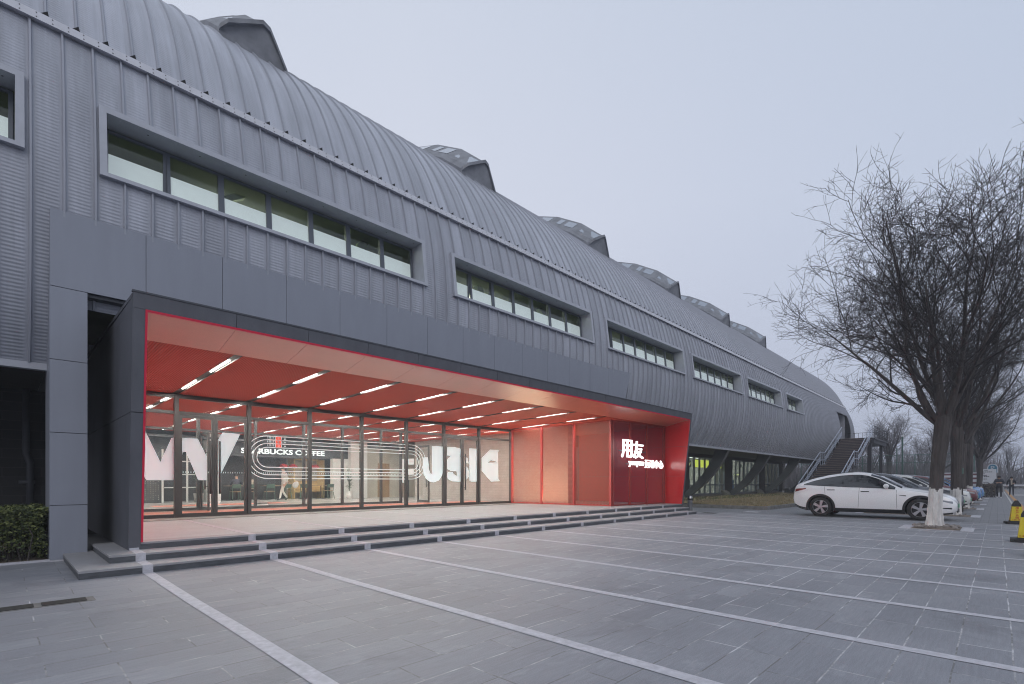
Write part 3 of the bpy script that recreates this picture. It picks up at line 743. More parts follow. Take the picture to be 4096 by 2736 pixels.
# the band of deep windows
def win(i, x0, x1):
    b = MB(); yf0, yf1 = wall_y(WZ0, x0) - 0.10, wall_y(WZ1, x0) - 0.09
    bul = bulge((x0 + x1) / 2, 7.2)
    yf0 = wall_y(WZ0, (x0 + x1) / 2) - 0.1; yf1 = wall_y(WZ1, (x0 + x1) / 2) - 0.09
    yg = 11.62 + bul * 0.6; t = 0.105; tb = 0.07
    za, zb = WZ0 - 0.02, WZ1 + 0.02
    def fy(z): 
        lin = yf0 + (yf1 - yf0) * (z - WZ0) / (WZ1 - WZ0)
        return lin
    # jambs, head and sill as solid members, each running from the front edge back to the glass line
    def member(xa, xb, zc, zd):
        b.hexa([(xa, fy(zc), zc), (xb, fy(zc), zc), (xb, yg, zc), (xa, yg, zc), (xa, fy(zd), zd), (xb, fy(zd), zd), (xb, yg, zd), (xa, yg, zd)])
    member(x0, x0 + t, za, zb); member(x1 - t, x1, za, zb)
    member(x0 + t, x1 - t, zb - t, zb); member(x0 + t, x1 - t, za, za + tb)
    d = b; n = int((x1 - x0) / 0.42)
    for k in range(n):
        xk = x0 + t + 0.2 + k * 0.42
        if xk > x1 - t: break
        yk = fy(zb) + (0.16 if k % 2 else 0.07)
        d.box(xk - 0.012, xk + 0.012, yk - 0.012, yk + 0.012, zb - t - 0.006, zb - t - 0.001, 1 if k % 2 else 2)
    wob = b.build('window', [M['trim'], M['bolt'], M['belt']], hall)
    # sashes
    ix0, ix1 = x0 + t + 0.02, x1 - t - 0.02
    npan = max(2, round((ix1 - ix0) / 0.98)); pw = (ix1 - ix0) / npan
    zlo, zhi = za + tb + 0.004, zb - t - 0.03
    for k in range(npan):
        xa, xb = ix0 + pw * k, ix0 + pw * (k + 1); til = 0.10 if k not in (0,) else 0.0
        fr = 0.055
        def slab(bb, xc, xd, zc, zd, th):
            def yy(z): return yg - 0.02 - til * (zhi - z) / (zhi - zlo)
            bb.hexa([(xc, yy(zc) - th, zc), (xd, yy(zc) - th, zc), (xd, yy(zc) + th, zc), (xc, yy(zc) + th, zc), (xc, yy(zd) - th, zd), (xd, yy(zd) - th, zd), (xd, yy(zd) + th, zd), (xc, yy(zd) + th, zd)])
        s = MB(); slab(s, xa, xa + fr, zlo, zhi, 0.03); slab(s, xb - fr, xb, zlo, zhi, 0.03); slab(s, xa + fr, xb - fr, zhi - fr, zhi, 0.03); slab(s, xa + fr, xb - fr, zlo, zlo + fr * .7, 0.03)
        s.build('sash', M['alu_grey'], wob)
        g = MB(); slab(g, xa + fr, xb - fr, zlo + fr * .7, zhi - fr, 0.004); g.build('pane', M['winglass'], wob)
        g = MB(); tt_ = 0.58 + 0.03 * math.sin(k * 2 + i); zf = zlo + tt_ * (zhi - zlo)
        def yy2(z): return yg - 0.02 - til * (zhi - z) / (zhi - zlo) + .012
        g.hexa([(xa + fr, yy2(zlo), zlo + fr * .7), (xb - fr, yy2(zlo), zlo + fr * .7), (xb - fr, yy2(zlo) + .004, zlo + fr * .7), (xa + fr, yy2(zlo) + .004, zlo + fr * .7), (xa + fr, yy2(zf), zf), (xb - fr, yy2(zf), zf), (xb - fr, yy2(zf) + .004, zf), (xa + fr, yy2(zf) + .004, zf)]); g.build('glowing_frosted_film', M['film'], wob)
    m_ = MB()
    for k in range(npan + 1): m_.box(ix0 + pw * k - 0.018, ix0 + pw * k + 0.018, yg + 0.035, yg + 0.085, zlo, zhi + 0.02)
    m_.box(ix0, ix1, yg + 0.03, yg + 0.08, zhi + 0.022, zb - t - 0.002)
    m_.build('mullion', M['alu_grey'], wob)
for i, (a, c) in enumerate(WINX): win(i, a, c)
# the upper room behind the windows
b = MB()
b.box(XA + .2, XB - 7.5, 19.0, 19.1, 5.4, 10.4, 0); b.box(XA + .2, XB - 7.5, 11.9, 19, 5.3, 5.4, 0)
b.box(XA + .2, XB - 7.5, 11.95, 19.0, 8.25, 8.35, 0)
b.build('upper_room', M['green_room'], hall)
b = MB()
for i in range(-1, 8):
    x = 1.2 + 7.77 * i
    for dx in (1.9, 5.2):
        b.hexa([(x + dx, 12.0, 7.3), (x + dx + .2, 12.0, 7.3), (x + dx + .2, 12.2, 7.3), (x + dx, 12.2, 7.3), (x + dx + .8, 13.1, 8.22), (x + dx + 1.05, 13.1, 8.22), (x + dx + 1.05, 13.3, 8.22), (x + dx + .8, 13.3, 8.22)])
b.build('room_brace', M['green_beam'], hall)
b = MB()
for i in range(-1, 7):
    x = 3.2 + 7.77 * i
    b.box(x, x + 2.6, 14.0, 14.12, 8.15, 8.2)
b.build('room_lamp', M['officelight'], hall)

# roof lanterns (long polygonal dormers lying over the crown)
def lantern(xl):
    rr = random.Random(int(xl * 10))
    st = [(13.75, 12.10, 0.00), (14.9, 13.02, .02), (16.4, 13.9, .05), (18.4, 14.7, .05), (21.0, 15.5, .02)]
    b = MB(); rows = []
    W = 1.65
    for y, z, j in st:
        k = 0 if y == st[0][0] else 1
        h = 0.78 if k else 0.62
        # section along X: foot, left wall top, slanted glazing, ridge, right slope, foot
        rows.append([(xl, y, z - .25), (xl + .02, y, z + 0.42), (xl + 0.18, y - (0.12 if not k else 0), z + 0.58), (xl + 0.98, y - (0.15 if not k else 0), z + h + 0.42), (xl + 1.18, y - (.1 if not k else 0), z + h + 0.38), (xl + W, y, z + 0.22), (xl + W - 0.06, y, z - .25)])
    for ra, rb in zip(rows, rows[1:]):
        for k in range(6):
            j = [rr.uniform(-.012, .012) for _ in range(4)]
            b.face([ra[k], ra[k + 1], rb[k + 1], rb[k]])
    b.face(list(reversed(rows[0]))); b.face(rows[-1])
    # rim of the front
    f = rows[0]
    for k in range(1, 6):
        p, q = Vector(f[k]), Vector(f[k + 1])
        if k < 5:
            b.hexa([p + Vector((0, -.07, -.06)), q + Vector((0, -.07, -.06)), q + Vector((0, .05, -.06)), p + Vector((0, .05, -.06)), p + Vector((0, -.07, .05)), q + Vector((0, -.07, .05)), q + Vector((0, .05, .05)), p + Vector((0, .05, .05))])
    lo = b.build('roof_lantern', [M['lantern']], hall)
    g = MB()
    for (ra, rb), nsub in zip(zip(rows, rows[1:]), (2, 2, 2, 2)):
        for s in range(nsub):
            t0 = (s + 0.12) / nsub; t1 = (s + (0.85 if s == 0 else 0.5)) / nsub
            def P(t, u):
                a = Vector(ra[2]).lerp(Vector(ra[3]), u); c = Vector(rb[2]).lerp(Vector(rb[3]), u); return a.lerp(c, t)
            nrm = (P(0, 1) - P(0, 0)).cross(P(1, 0) - P(0, 0)).normalized()
            if nrm.z < 0: nrm = -nrm
            q = [P(t0, .2), P(t1, .2), P(t1, .8), P(t0, .8)]
            g.face([v + nrm * 0.012 for v in q])
    g.build('pane', M['skylight'], lo)
M['skylight'] = mat('skylight_glass', (0.27, 0.31, 0.37), 0.10, spec=0.8, coat=0.3)
for k in range(6): lantern(3.72 + 7.77 * k)

# curved ribs that carry the hall
RIB = spline([(11.80, 3.34), (12.10, 2.75), (12.45, 2.18), (13.0, 1.5), (13.7, 0.85), (14.5, 0.22)], 4)
def ribs(x):
    b = MB(); t = 0.16
    inn = []
    for i, (y, z) in enumerate(RIB):
        ya, za = RIB[max(0, i - 1)]; yb, zb = RIB[min(len(RIB) - 1, i + 1)]
        dl = math.hypot(yb - ya, zb - za); ny, nz_ = -(zb - za) / dl, (yb - ya) / dl
        dd = 0.80 - 0.45 * (i / (len(RIB) - 1))
        inn.append((y + ny * dd, max(z + nz_ * dd, z)))
    for i in range(len(RIB) - 1):
        (y0, z0), (y1, z1) = RIB[i], RIB[i + 1]; (a0, c0), (a1, c1) = inn[i], inn[i + 1]
        for s in (-t, t):
            b.face([(x + s, y0, z0), (x + s, y1, z1), (x + s, a1, c1), (x + s, a0, c0)], 0)
        b.face([(x - t, y0, z0), (x + t, y0, z0), (x + t, y1, z1), (x - t, y1, z1)], 1)
        b.face([(x - t, a0, c0), (x + t, a0, c0), (x + t, a1, c1), (x - t, a1, c1)], 0)
    (y0, z0), (a0, c0) = RIB[-1], inn[-1]
    b.face([(x - t, y0, z0), (x + t, y0, z0), (x + t, a0, c0), (x - t, a0, c0)], 0)
    ro = b.build('rib', [M['rib'], M['rib_lit']], hall)
    f = MB(); f.hexa([(x - .45, 14.35, -.02), (x + .45, 14.35, -.02), (x + .45, 15.15, -.02), (x - .45, 15.15, -.02), (x - .45, 14.62, .30), (x + .45, 14.62, .30), (x + .45, 15.15, .62), (x - .45, 15.15, .62)])
    for k in range(4): f.tube([(x - .14 + .09 * k, 14.42, .12), (x - .14 + .09 * k, 14.62, .40)], .015, 5)
    f.build('footing', M['concrete'], ro)
for k in range(5): ribs(23.55 + 7.8 * k)

# ground floor: brick piers and glazed bays between them
GY = 15.2
b = MB()
b.box(16.7, 53.6, GY - 0.02, GY + 0.3, 0.0, 0.36)                  # plinth
b.build('plinth', M['concrete'], hall)
b = MB()
piers = [16.75] + [23.55 + 7.8 * k for k in range(4)]
b.box(16.7, 17.6, GY, GY + .3, .36, 3.27)
for x in piers[1:]: b.box(x + 0.25, x + 1.75, GY, GY + 0.3, 0.36, 3.05)
b.box(17.6, 53.6, GY + .003, GY + 0.28, 3.05, 3.27)
b.box(52.9, 53.6, GY, GY + 0.3, 0.36, 3.05)
b.box(53.55, 53.85, GY, 46, 0, 3.27)
b.build('brick_pier', M['brick_dark'], hall)
spans = [(17.6, 23.8)] + [(piers[k] + 1.75, piers[k + 1] + .25) for k in range(1, 4)] + [(piers[4] + 1.75, 52.9)]
for xa, xb in spans:
    n = max(3, round((xb - xa) / 0.95)); pw = (xb - xa) / n; b = MB()
    for k in range(n + 1): b.box(xa + pw * k - .04 + (.04 if k == 0 else -.04 if k == n else 0), xa + pw * k + .04 + (.04 if k == 0 else -.04 if k == n else 0), GY + .02, GY + .14, .36, 3.05)
    b.box(xa, xb, GY + .03, GY + .13, 2.97, 3.045); b.box(xa, xb, GY + .03, GY + .13, .365, .44); b.box(xa, xb, GY + .03, GY + .13, 1.0, 1.08)
    wo_ = b.build('shop_window', M['alu_grey'], hall)
    g = MB(); g.box(xa, xb, GY + .075, GY + .083, .44, 2.97); g.build('pane', M['glass'], wo_)
# shop interiors behind the glass
b = MB(); b.box(17.0, 53.6, 15.5, 21, 0.05, 0.1); b.box(17.0, 53.6, 21, 21.1, 0.1, 3.3); b.box(17.0, 53.6, 15.5, 21, 3.28, 3.33)
for x in (25.9, 33.5, 41.3, 49.0): b.box(x, x + .1, 15.6, 21, .1, 3.28)
b.build('shop_room', M['shop_wall'], hall)
b = MB()
for x in (18.5, 21, 27, 30.5, 35, 38, 43, 46, 50.5):
    b.box(x, x + 1.8, 17.4, 17.55, 3.2, 3.25); b.box(x, x + 1.8, 19.4, 19.55, 3.2, 3.25)
b.build('shop_lamp', M['shoplight'], hall)
b = MB()
b.box(43.0, 45.2, 18.2, 18.3, 1.0, 3.0); b.box(32.3, 32.9, 16.2, 16.3, .3, 2.6); b.box(40.3, 41.0, 16.4, 16.5, .3, 2.9); b.box(48.5, 50.0, 17.2, 17.3, .4, 2.6); b.box(51.0, 51.8, 17.2, 17.3, .4, 2.7)
b.build('shop_panel', M['room_white'], hall)
def shop_sign(x0, x1, y, z0, z1, txt, label, tcol='textdark', base='lime'):
    t = thing('shop_sign', label, 'sign', ((x0 + x1) / 2, y, z0))
    b = MB(); b.box(x0 - (x0 + x1) / 2, x1 - (x0 + x1) / 2, 0, .04, 0, z1 - z0); b.build('sign_band', M[base], t)
    if txt:
        b = MB(); text_on(b, txt, ((x0 - x1) / 2 * .97, -.004, (z1 - z0) * .22), (1, 0, 0), (0, 0, 1), (x1 - x0) * .97, (z1 - z0) * .56, 0, .02, 0, .25); b.build('lettering', M[tcol], t)
shop_sign(25.98, 34.6, 15.75, 2.35, 2.75, 'ME FOR DYNAMIC MOVEN', 'dark band with glowing lime slanted capitals inside the first shop window', 'lime_text', 'darkwall')
shop_sign(35.2, 40.3, 15.8, 2.35, 2.9, '', 'plain lime yellow band behind the second shop window')
shop_sign(27.6, 28.9, 15.9, 1.05, 1.25, '', 'small lime green shelf sign low inside the first shop window')
shop_sign(43.4, 44.8, 16.0, 1.75, 2.0, 'running', 'lime lettered strip on the white wall of the third shop window', 'lime_text', 'room_white')
# goods in the windows
rg = random.Random(9)
for k, (x, c, nm) in enumerate(((42.6, 'lamp_red', 'red'), (43.6, 'redtext', 'dark red'), (44.6, 'car_blue', 'blue'), (31.0, 'cloth_dark', 'dark'), (35.9, 'cloth_dark', 'charcoal'), (50.6, 'cloth_beige', 'beige'))):
    b = MB(); b.lathe([(0.0, 0.1), (.05, .1), (.05, .55), (.20, .6), (.24, .9), (.17, 1.15), (.23, 1.38), (.12, 1.46), (.05, 1.5), (.09, 1.6), (.09, 1.72), (0, 1.78)], 12)
    o = b.build('shop_mannequin', M[c], None, True, (x, 16.6, 0)); o.scale = (1, .6, 1)
    tag(o, nm + ' dressed display torso standing inside the ground floor shop window', 'mannequin', 'display torsos in the shop windows')

# left recess under the hall: block wall and downpipe
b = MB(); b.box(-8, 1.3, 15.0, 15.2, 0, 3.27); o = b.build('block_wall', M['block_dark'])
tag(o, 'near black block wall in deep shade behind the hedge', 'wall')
b = MB(); b.tube([(0.36, 14.85, 3.3), (0.36, 14.85, 1.9), (0.42, 14.85, 1.7), (0.42, 14.85, 0)], .065, 10); b.box(.25, .5, 14.8, 14.98, 1.25, 1.33)
o = b.build('downpipe', M['rib'], None, True); tag(o, 'dark round downpipe on the shaded block wall behind the hedge', 'downpipe')

# ================================================================== PORTAL, CANOPY, STEPS
portal = thing('entrance_portal', 'flat grey panelled portal band with one leg standing beside the hedge', 'portal', (0.54, 11.02, 0))
def P3(x, y, z): return (x - 0.54, y - 11.02, z)
xr_top, xr_bot = 18.43, 17.94
jx = [0.54, 1.82, 3.06, 4.30, 5.53, 6.78, 8.03, 9.28, 10.53, 11.78, 13.03, 14.28, 15.53, 16.78]
for i, xa in enumerate(jx):
    g = 0.004
    if i < len(jx) - 1:
        q = [(xa + g, 4.5), (jx[i + 1] - g, 4.5), (jx[i + 1] - g, 5.76), (xa + g, 5.76)]
    else:
        q = [(xa + g, 4.5), (xr_bot, 4.5), (xr_top, 5.86), (xa + g, 5.76 + .04)]
    b = MB(); b.prism([P3(x, 11.02, z) for x, z in q], (0, .03, 0)); b.build('fascia_panel', M['panel'], portal)
for za, zb in ((0.0, .905), (.915, 2.10), (2.11, 3.295), (3.305, 4.49)):
    b = MB(); b.box(0, .47, 0, .03, za, zb); b.build('leg_panel', M['panel'], portal)
b = MB()
b.box(0.004, .466, .031, .9, 0, 4.49)
b.prism([P3(.55, 11.052, 4.504), P3(17.9, 11.052, 4.504), P3(18.38, 11.052, 5.75), P3(.55, 11.052, 5.75)], (0, .07, 0))
b.box(0.01, 17.4, .06, .95, 4.44, 4.50)
b.build('backing_box', M['rib'], portal)
b = MB(); b.box(0.0, .012, .032, 1.1, 0, 5.7); b.build('side_return', M['panel'], portal)

canopy = thing('entrance_canopy', 'wide dark framed entrance canopy with leaning front and red lining', 'canopy', (1.375, 9.7, 0.226))
CX0, CX1 = 1.375, 20.50
def fyz(z): return 9.70 - (z - .23) * .105
def CP(x, y, z): return (x - 1.375, y - 9.7, z - .226)
ZT, ZR = 4.157, 3.93
# top fascia in panels
xj = [CX0] + [CX0 + .185 + 1.24 * k for k in range(1, 15)] + [CX1]
for xa, xb in zip(xj, xj[1:]):
    b = MB(); b.hexa([CP(xa + .004, fyz(ZR), ZR), CP(xb - .004, fyz(ZR), ZR), CP(xb - .004, fyz(ZR) + .03, ZR), CP(xa + .004, fyz(ZR) + .03, ZR), CP(xa + .004, fyz(ZT), ZT), CP(xb - .004, fyz(ZT), ZT), CP(xb - .004, fyz(ZT) + .03, ZT), CP(xa + .004, fyz(ZT) + .03, ZT)])
    b.build('fascia_panel', M['panel_dark'], canopy)
b = MB(); b.hexa([CP(CX0 - .01, fyz(ZT) - .012, ZT + .002), CP(CX1 + .01, fyz(ZT) - .012, ZT + .002), CP(CX1 + .01, fyz(ZT) + .06, ZT + .002), CP(CX0 - .01, fyz(ZT) + .06, ZT + .002), CP(CX0 - .01, fyz(ZT) - .012, ZT + .03), CP(CX1 + .01, fyz(ZT) - .012, ZT + .03), CP(CX1 + .01, fyz(ZT) + .06, ZT + .03), CP(CX0 - .01, fyz(ZT) + .06, ZT + .03)])
b.build('top_flashing', M['rib'], canopy)
b = MB(); b.hexa([CP(CX0, 9.36, ZT - .06), CP(CX1, 9.36, ZT - .06), CP(CX1, 15.4, ZT + .05), CP(CX0, 15.4, ZT + .05), CP(CX0, 9.36, ZT), CP(CX1, 9.36, ZT), CP(CX1, 15.4, ZT + .1), CP(CX0, 15.4, ZT + .1)])
b.build('deck', M['panel_dark'], canopy)
def side(name, xa, xb, za, zb, m, y1=15.4, pr=0.0):
    b = MB(); b.hexa([CP(xa, fyz(za) + pr, za), CP(xb, fyz(za) + pr, za), CP(xb, y1, za), CP(xa, y1, za), CP(xa, fyz(zb) + pr, zb), CP(xb, fyz(zb) + pr, zb), CP(xb, y1, zb), CP(xa, y1, zb)]); b.build(name, m, canopy)
side('side_panel', CX0, 1.53, .227, 2.36, M['panel_dark']); side('side_panel', CX0, 1.53, 2.37, ZR - .004, M['panel_dark']); side('side_panel', CX0, 1.53, ZR - .002, ZT - .07, M['panel_dark'], 15.4, .034)
side('side_panel', 20.40, CX1, .227, ZR - .004, M['panel_dark'])
# thin red edges
side('red_edge', 1.531, 1.56, .34, ZR - .002, M['red_edge'], 15.4, -.008)
b = MB(); b.hexa([CP(1.561, fyz(ZR) - .006, ZR - .035), CP(20.33, fyz(ZR) - .006, ZR - .035), CP(20.33, fyz(ZR) + .05, ZR - .035), CP(1.561, fyz(ZR) + .05, ZR - .035), CP(1.561, fyz(ZR) - .010, ZR - .003), CP(20.33, fyz(ZR) - .010, ZR - .003), CP(20.33, fyz(ZR) + .05, ZR - .003), CP(1.561, fyz(ZR) + .05, ZR - .003)])
b.build('red_edge', M['red_edge'], canopy)
# red lining of the right cheek
for za, zb in ((.345, 1.53), (1.538, 2.80), (2.808, ZR - .03)):
    side('red_lining', 20.335, 20.395, za, zb, M['red_panel'], 15.1, .001)
# sloping soffit strip and ribbed ceiling
SY0, SZ0, SY1, SZ1 = 9.365, 3.925, 10.36, 3.705
sj = [1.565] + [1.565 + 1.24 * k for k in range(1, 15)] + [20.33]
for xa, xb in zip(sj, sj[1:]):
    b = MB(); b.hexa([CP(xa + .003, SY0, SZ0 - .02), CP(xb - .003, SY0, SZ0 - .02), CP(xb - .003, SY1, SZ1), CP(xa + .003, SY1, SZ1), CP(xa + .003, SY0, SZ0), CP(xb - .003, SY0, SZ0), CP(xb - .003, SY1, SZ1 + .03), CP(xa + .003, SY1, SZ1 + .03)])
    b.build('soffit_panel', M['soffit'], canopy)
LX = [3.17 + 1.785 * k for k in range(8)]
def czy(y): return 3.72 - (y - 10.3) * .0235
ce = [1.565] + [q for x in LX for q in (x - .078, x + .078)] + [16.2]
def ceil_strip(xa, xb, y0, y1, par, off):
    b = MB(); o = Vector(off)
    b.hexa([Vector(p) - o for p in ((xa, y0, czy(y0)), (xb, y0, czy(y0)), (xb, y1, czy(y1)), (xa, y1, czy(y1)), (xa, y0, czy(y0) + .03), (xb, y0, czy(y0) + .03), (xb, y1, czy(y1) + .03), (xa, y1, czy(y1) + .03))])
    b.build('ceiling_panel', M['redceil'], par)
for i in range(0, len(ce), 2):
    for ya, yb in ((10.364, 13.2), (13.206, 15.4)): ceil_strip(ce[i], ce[i + 1], ya, yb, canopy, (1.375, 9.7, .226))
b = MB(); b.hexa([CP(16.2, 10.364, czy(10.36)), CP(20.33, 10.364, czy(10.36)), CP(20.33, 15.1, czy(15.1)), CP(16.2, 15.1, czy(15.1)), CP(16.2, 10.364, czy(10.36) + .03), CP(20.33, 10.364, czy(10.36) + .03), CP(20.33, 15.1, czy(15.1) + .03), CP(16.2, 15.1, czy(15.1) + .03)])
b.build('ceiling_panel', M['redceil'], canopy)
b = MB(); b.hexa([CP(1.565, 10.2, 3.80), CP(20.33, 10.2, 3.80), CP(20.33, 15.4, 3.70), CP(1.565, 15.4, 3.70), CP(1.565, 10.2, 3.83), CP(20.33, 10.2, 3.83), CP(20.33, 15.4, 3.73), CP(1.565, 15.4, 3.73)])
b.build('ceiling_backing', M['track'], canopy)

# ceiling light strips: black channel with LED tubes set along it
ORD = ['first', 'second', 'third', 'fourth', 'fifth', 'sixth', 'seventh', 'eighth']
def light_row(x, y0, y1, segs, label, grp, zf):
    t = thing('ceiling_light', label, 'ceiling light', (x, y0, zf((y0 + y1) / 2)), 0, grp)
    zb = zf((y0 + y1) / 2)
    b = MB()
    for s in (-1, 1):
        xa = s * .076; b.hexa([(min(xa, xa - s * .006), 0, zf(y0) - zb - .004), (max(xa, xa - s * .006), 0, zf(y0) - zb - .004), (max(xa, xa - s * .006), y1 - y0, zf(y1) - zb - .004), (min(xa, xa - s * .006), y1 - y0, zf(y1) - zb - .004), (min(xa, xa - s * .006), 0, zf(y0) - zb + .05), (max(xa, xa - s * .006), 0, zf(y0) - zb + .05), (max(xa, xa - s * .006), y1 - y0, zf(y1) - zb + .05), (min(xa, xa - s * .006), y1 - y0, zf(y1) - zb + .05)])
    b.hexa([(-.069, 0, zf(y0) - zb + .022), (.069, 0, zf(y0) - zb + .022), (.069, y1 - y0, zf(y1) - zb + .022), (-.069, y1 - y0, zf(y1) - zb + .022), (-.069, 0, zf(y0) - zb + .04), (.069, 0, zf(y0) - zb + .04), (.069, y1 - y0, zf(y1) - zb + .04), (-.069, y1 - y0, zf(y1) - zb + .04)])
    b.build('channel', M['track'], t)
    for ya, yb in segs:
        b = MB(); b.hexa([(-.019, ya - y0, zf(ya) - zb + .004), (.019, ya - y0, zf(ya) - zb + .004), (.019, yb - y0, zf(yb) - zb + .004), (-.019, yb - y0, zf(yb) - zb + .004), (-.019, ya - y0, zf(ya) - zb + .018), (.019, ya - y0, zf(ya) - zb + .018), (.019, yb - y0, zf(yb) - zb + .018), (-.019, yb - y0, zf(yb) - zb + .018)])
        b.build('led_tube', M['led'], t)
for k, x in enumerate(LX):
    light_row(x, 10.4, 15.38, ((10.98, 12.25), (13.42, 14.66)), ORD[k] + ' light strip from the left under the entrance canopy, black channel with two glowing tubes', 'light strips under the canopy', czy)
    light_row(x, 15.62, 26.6, ((15.9, 17.1), (18.35, 19.15), (20.8, 22.0), (23.25, 24.45), (25.2, 26.4)), ORD[k] + ' light strip from the left on the red ceiling inside the lobby', 'light strips inside the lobby', lambda y: 3.585)

# steps with pale inlays
steps = thing('entrance_steps', 'three broad dark granite steps and beige landing in front of the glass entrance', 'steps', (0, 8.65, 0))
SP = [(0.70, 19.50, 8.65, 0.0, 0.112), (1.08, 19.95, 9.17, 0.112, 0.226), (1.37, 20.43, 9.70, 0.226, 0.339)]
for i, (xa, xb, y, za, zb) in enumerate(SP):
    yb = 9.6 if i == 0 else (10.7 if i == 1 else 15.45)
    b = MB()
    yl = 11.2 if i < 2 else 15.45
    b.box(xa + .006, xb - .006, y - 8.65 + .006, yl - 8.65, za, zb - .03, 0)
    if i < 2: b.box(xa, xb, y - 8.65, yl - 8.65, zb - .03, zb, 1)
    else: b.box(xa + .16, xb - .0, y - 8.65, .36 + y - 8.65, zb - .03, zb, 1)
    b.build('step', [M['granite'], M['tread']], steps)
b = MB(); b.box(1.56, 20.33, 10.06 - 8.65, 15.45 - 8.65, .30, .3392); b.build('landing', M['landing'], steps)
for k, x in enumerate([1.45 + 1.725 * q for q in range(0, 11)]):
    b = MB(); wd = .062
    for i, (xa, xb, y, za, zb) in enumerate(SP):
        if xa < x - wd and x + wd < xb:
            b.box(x - wd, x + wd, y - 8.65 - .003, y - 8.65 + .01, za + .002, zb + .003)
            yn = SP[i + 1][2] if i < 2 else 15.4
            if x < 1.6 and i == 2: yn = 9.72
            b.box(x - wd, x + wd, y - 8.65 + .011, yn - 8.65 - .006, zb, zb + .0035)
    b.build('stone_inlay', M['inlay'], steps)
b = MB(); b.box(2.2, 16.0, 14.55, 15.36, .340, .352)
tag(b.build('door_mat', M['mat']), 'long grey ribbed door mat along the foot of the glass entrance', 'door mat')
b = MB(); b.box(-4, .54, 11.02, 11.10, 0, .03); b.box(.54, .74, 10.95, 11.0, 0, .02)
o = b.build('planting_kerb', M['inlay']); o['kind'] = 'structure'
b = MB(); b.lathe([(0, 0), (.105, 0), (.105, .46), (.112, .47), (.112, .56), (.105, .57), (.105, .64), (.095, .66), (0, .66)], 24)
t = thing('bollard', 'short stainless steel bollard with black band at the right end of the steps', 'bollard', (21.3, 9.75, 0))
b.build('post', M['stainless'], t, False); smooth_by_angle(t.children[0])
b = MB(); b.lathe([(.114, .475), (.114, .555)], 24); b.build('black_band', M['rubber'], t, True)

# ================================================================== GLASS ENTRANCE
FZ = 0.339
gw = thing('glass_entrance', 'dark framed glass entrance front with two pairs of doors under the canopy', 'glass front', (0, 15.5, FZ))
MX = [1.56, 3.21, 4.99, 6.76, 8.55, 10.34, 12.06, 13.90, 15.80]
TR, TOP = 3.12, 3.60
b = MB()
for i, x in enumerate(MX):
    hw = .05 if i not in (0, 8) else .045
    b.box(x - hw, x + hw, -.06, .06, 0, TOP - FZ - .005)
for xa, xb in zip(MX, MX[1:]):
    b.box(xa + .052, xb - .052, -.05, .05, TOP - FZ - .10, TOP - FZ - .006)
    b.box(xa + .052, xb - .052, -.045, .045, TR - FZ - .04, TR - FZ + .04)
    b.box(xa + .052, xb - .052, -.045, .045, 0.004, .10)
b.build('frame', M['alu_dark'], gw)
DOORS = (1, 6)
for i, (xa, xb) in enumerate(zip(MX, MX[1:])):
    p = MB(); p.box(xa + .05, xb - .05, -.006, .006, TR - FZ + .04, TOP - FZ - .1); p.build('transom_pane', M['glass'], gw)
    if i not in DOORS:
        p = MB(); p.box(xa + .05, xb - .05, -.006, .006, .10, TR - FZ - .04); p.build('pane', M['glass'], gw)
    else:
        xm = (xa + xb) / 2
        for s, (ua, ub) in ((-1, (xa + .055, xm - .004)), (1, (xm + .004, xb - .055))):
            d = MB(); y0, y1, z0, z1 = -.04, .03, .012, TR - FZ - .045
            d.box(ua, ua + .07, y0, y1, z0, z1); d.box(ub - .07, ub, y0, y1, z0, z1); d.box(ua + .07, ub - .07, y0, y1, z0, z0 + .1); d.box(ua + .07, ub - .07, y0, y1, z1 - .08, z1)
            d = d.build('door', M['alu_dark'], gw)
            p = MB(); p.box(ua + .07, ub - .07, -.01, .002, z0 + .1, z1 - .08); p.build('pane', M['glass'], d)
            h = MB(); hx = (ub - .05) if s < 0 else (ua + .05); hx -= .055 * s * -1
            h.tube([(hx, -.10, .62), (hx, -.10, 2.08)], .028, 8); 
            for z in (.72, 1.98): h.tube([(hx, -.10, z), (hx, -.03, z)], .014, 6)
            h.build('pull_handle', M['rubber'], d, True)
# white film graphics on the glass: heavy letters and running track lines
def film(poly, y=-.012): 
    b = MB(); b.prism([(x, y, z - FZ) for x, z in poly], (0, .003, 0)); return b
GLY = 15.5
film([(2.20, 2.66), (2.51, 2.66), (2.86, 1.80), (3.10, 2.44), (3.155, 2.46), (3.155, 1.335), (2.565, 1.335), (2.20, 2.05)]).build('glass_letter', M['decal'], gw)
film([(3.335, 2.458), (3.70, 2.458), (3.915, 1.975), (3.915, 1.336), (3.71, 1.336), (3.425, 2.094), (3.37, 2.094), (3.335, 1.99)], -.016).build('glass_letter', M['decal'], gw)
film([(4.30, 2.668), (4.755, 2.656), (4.25, 1.496), (4.19, 1.42), (4.19, 2.45)], -.016).build('glass_letter', M['decal'], gw)
def px(px_, py_, Y):
    u = (1550 + px_ * .2296 - CX) / FPX; v = (HOR - 1700 - py_ * .2296) / FPX
    k = Y / (math.sin(AX) - u * math.cos(AX)); return (k * (math.cos(AX) + u * math.sin(AX)), EYE + k * v)
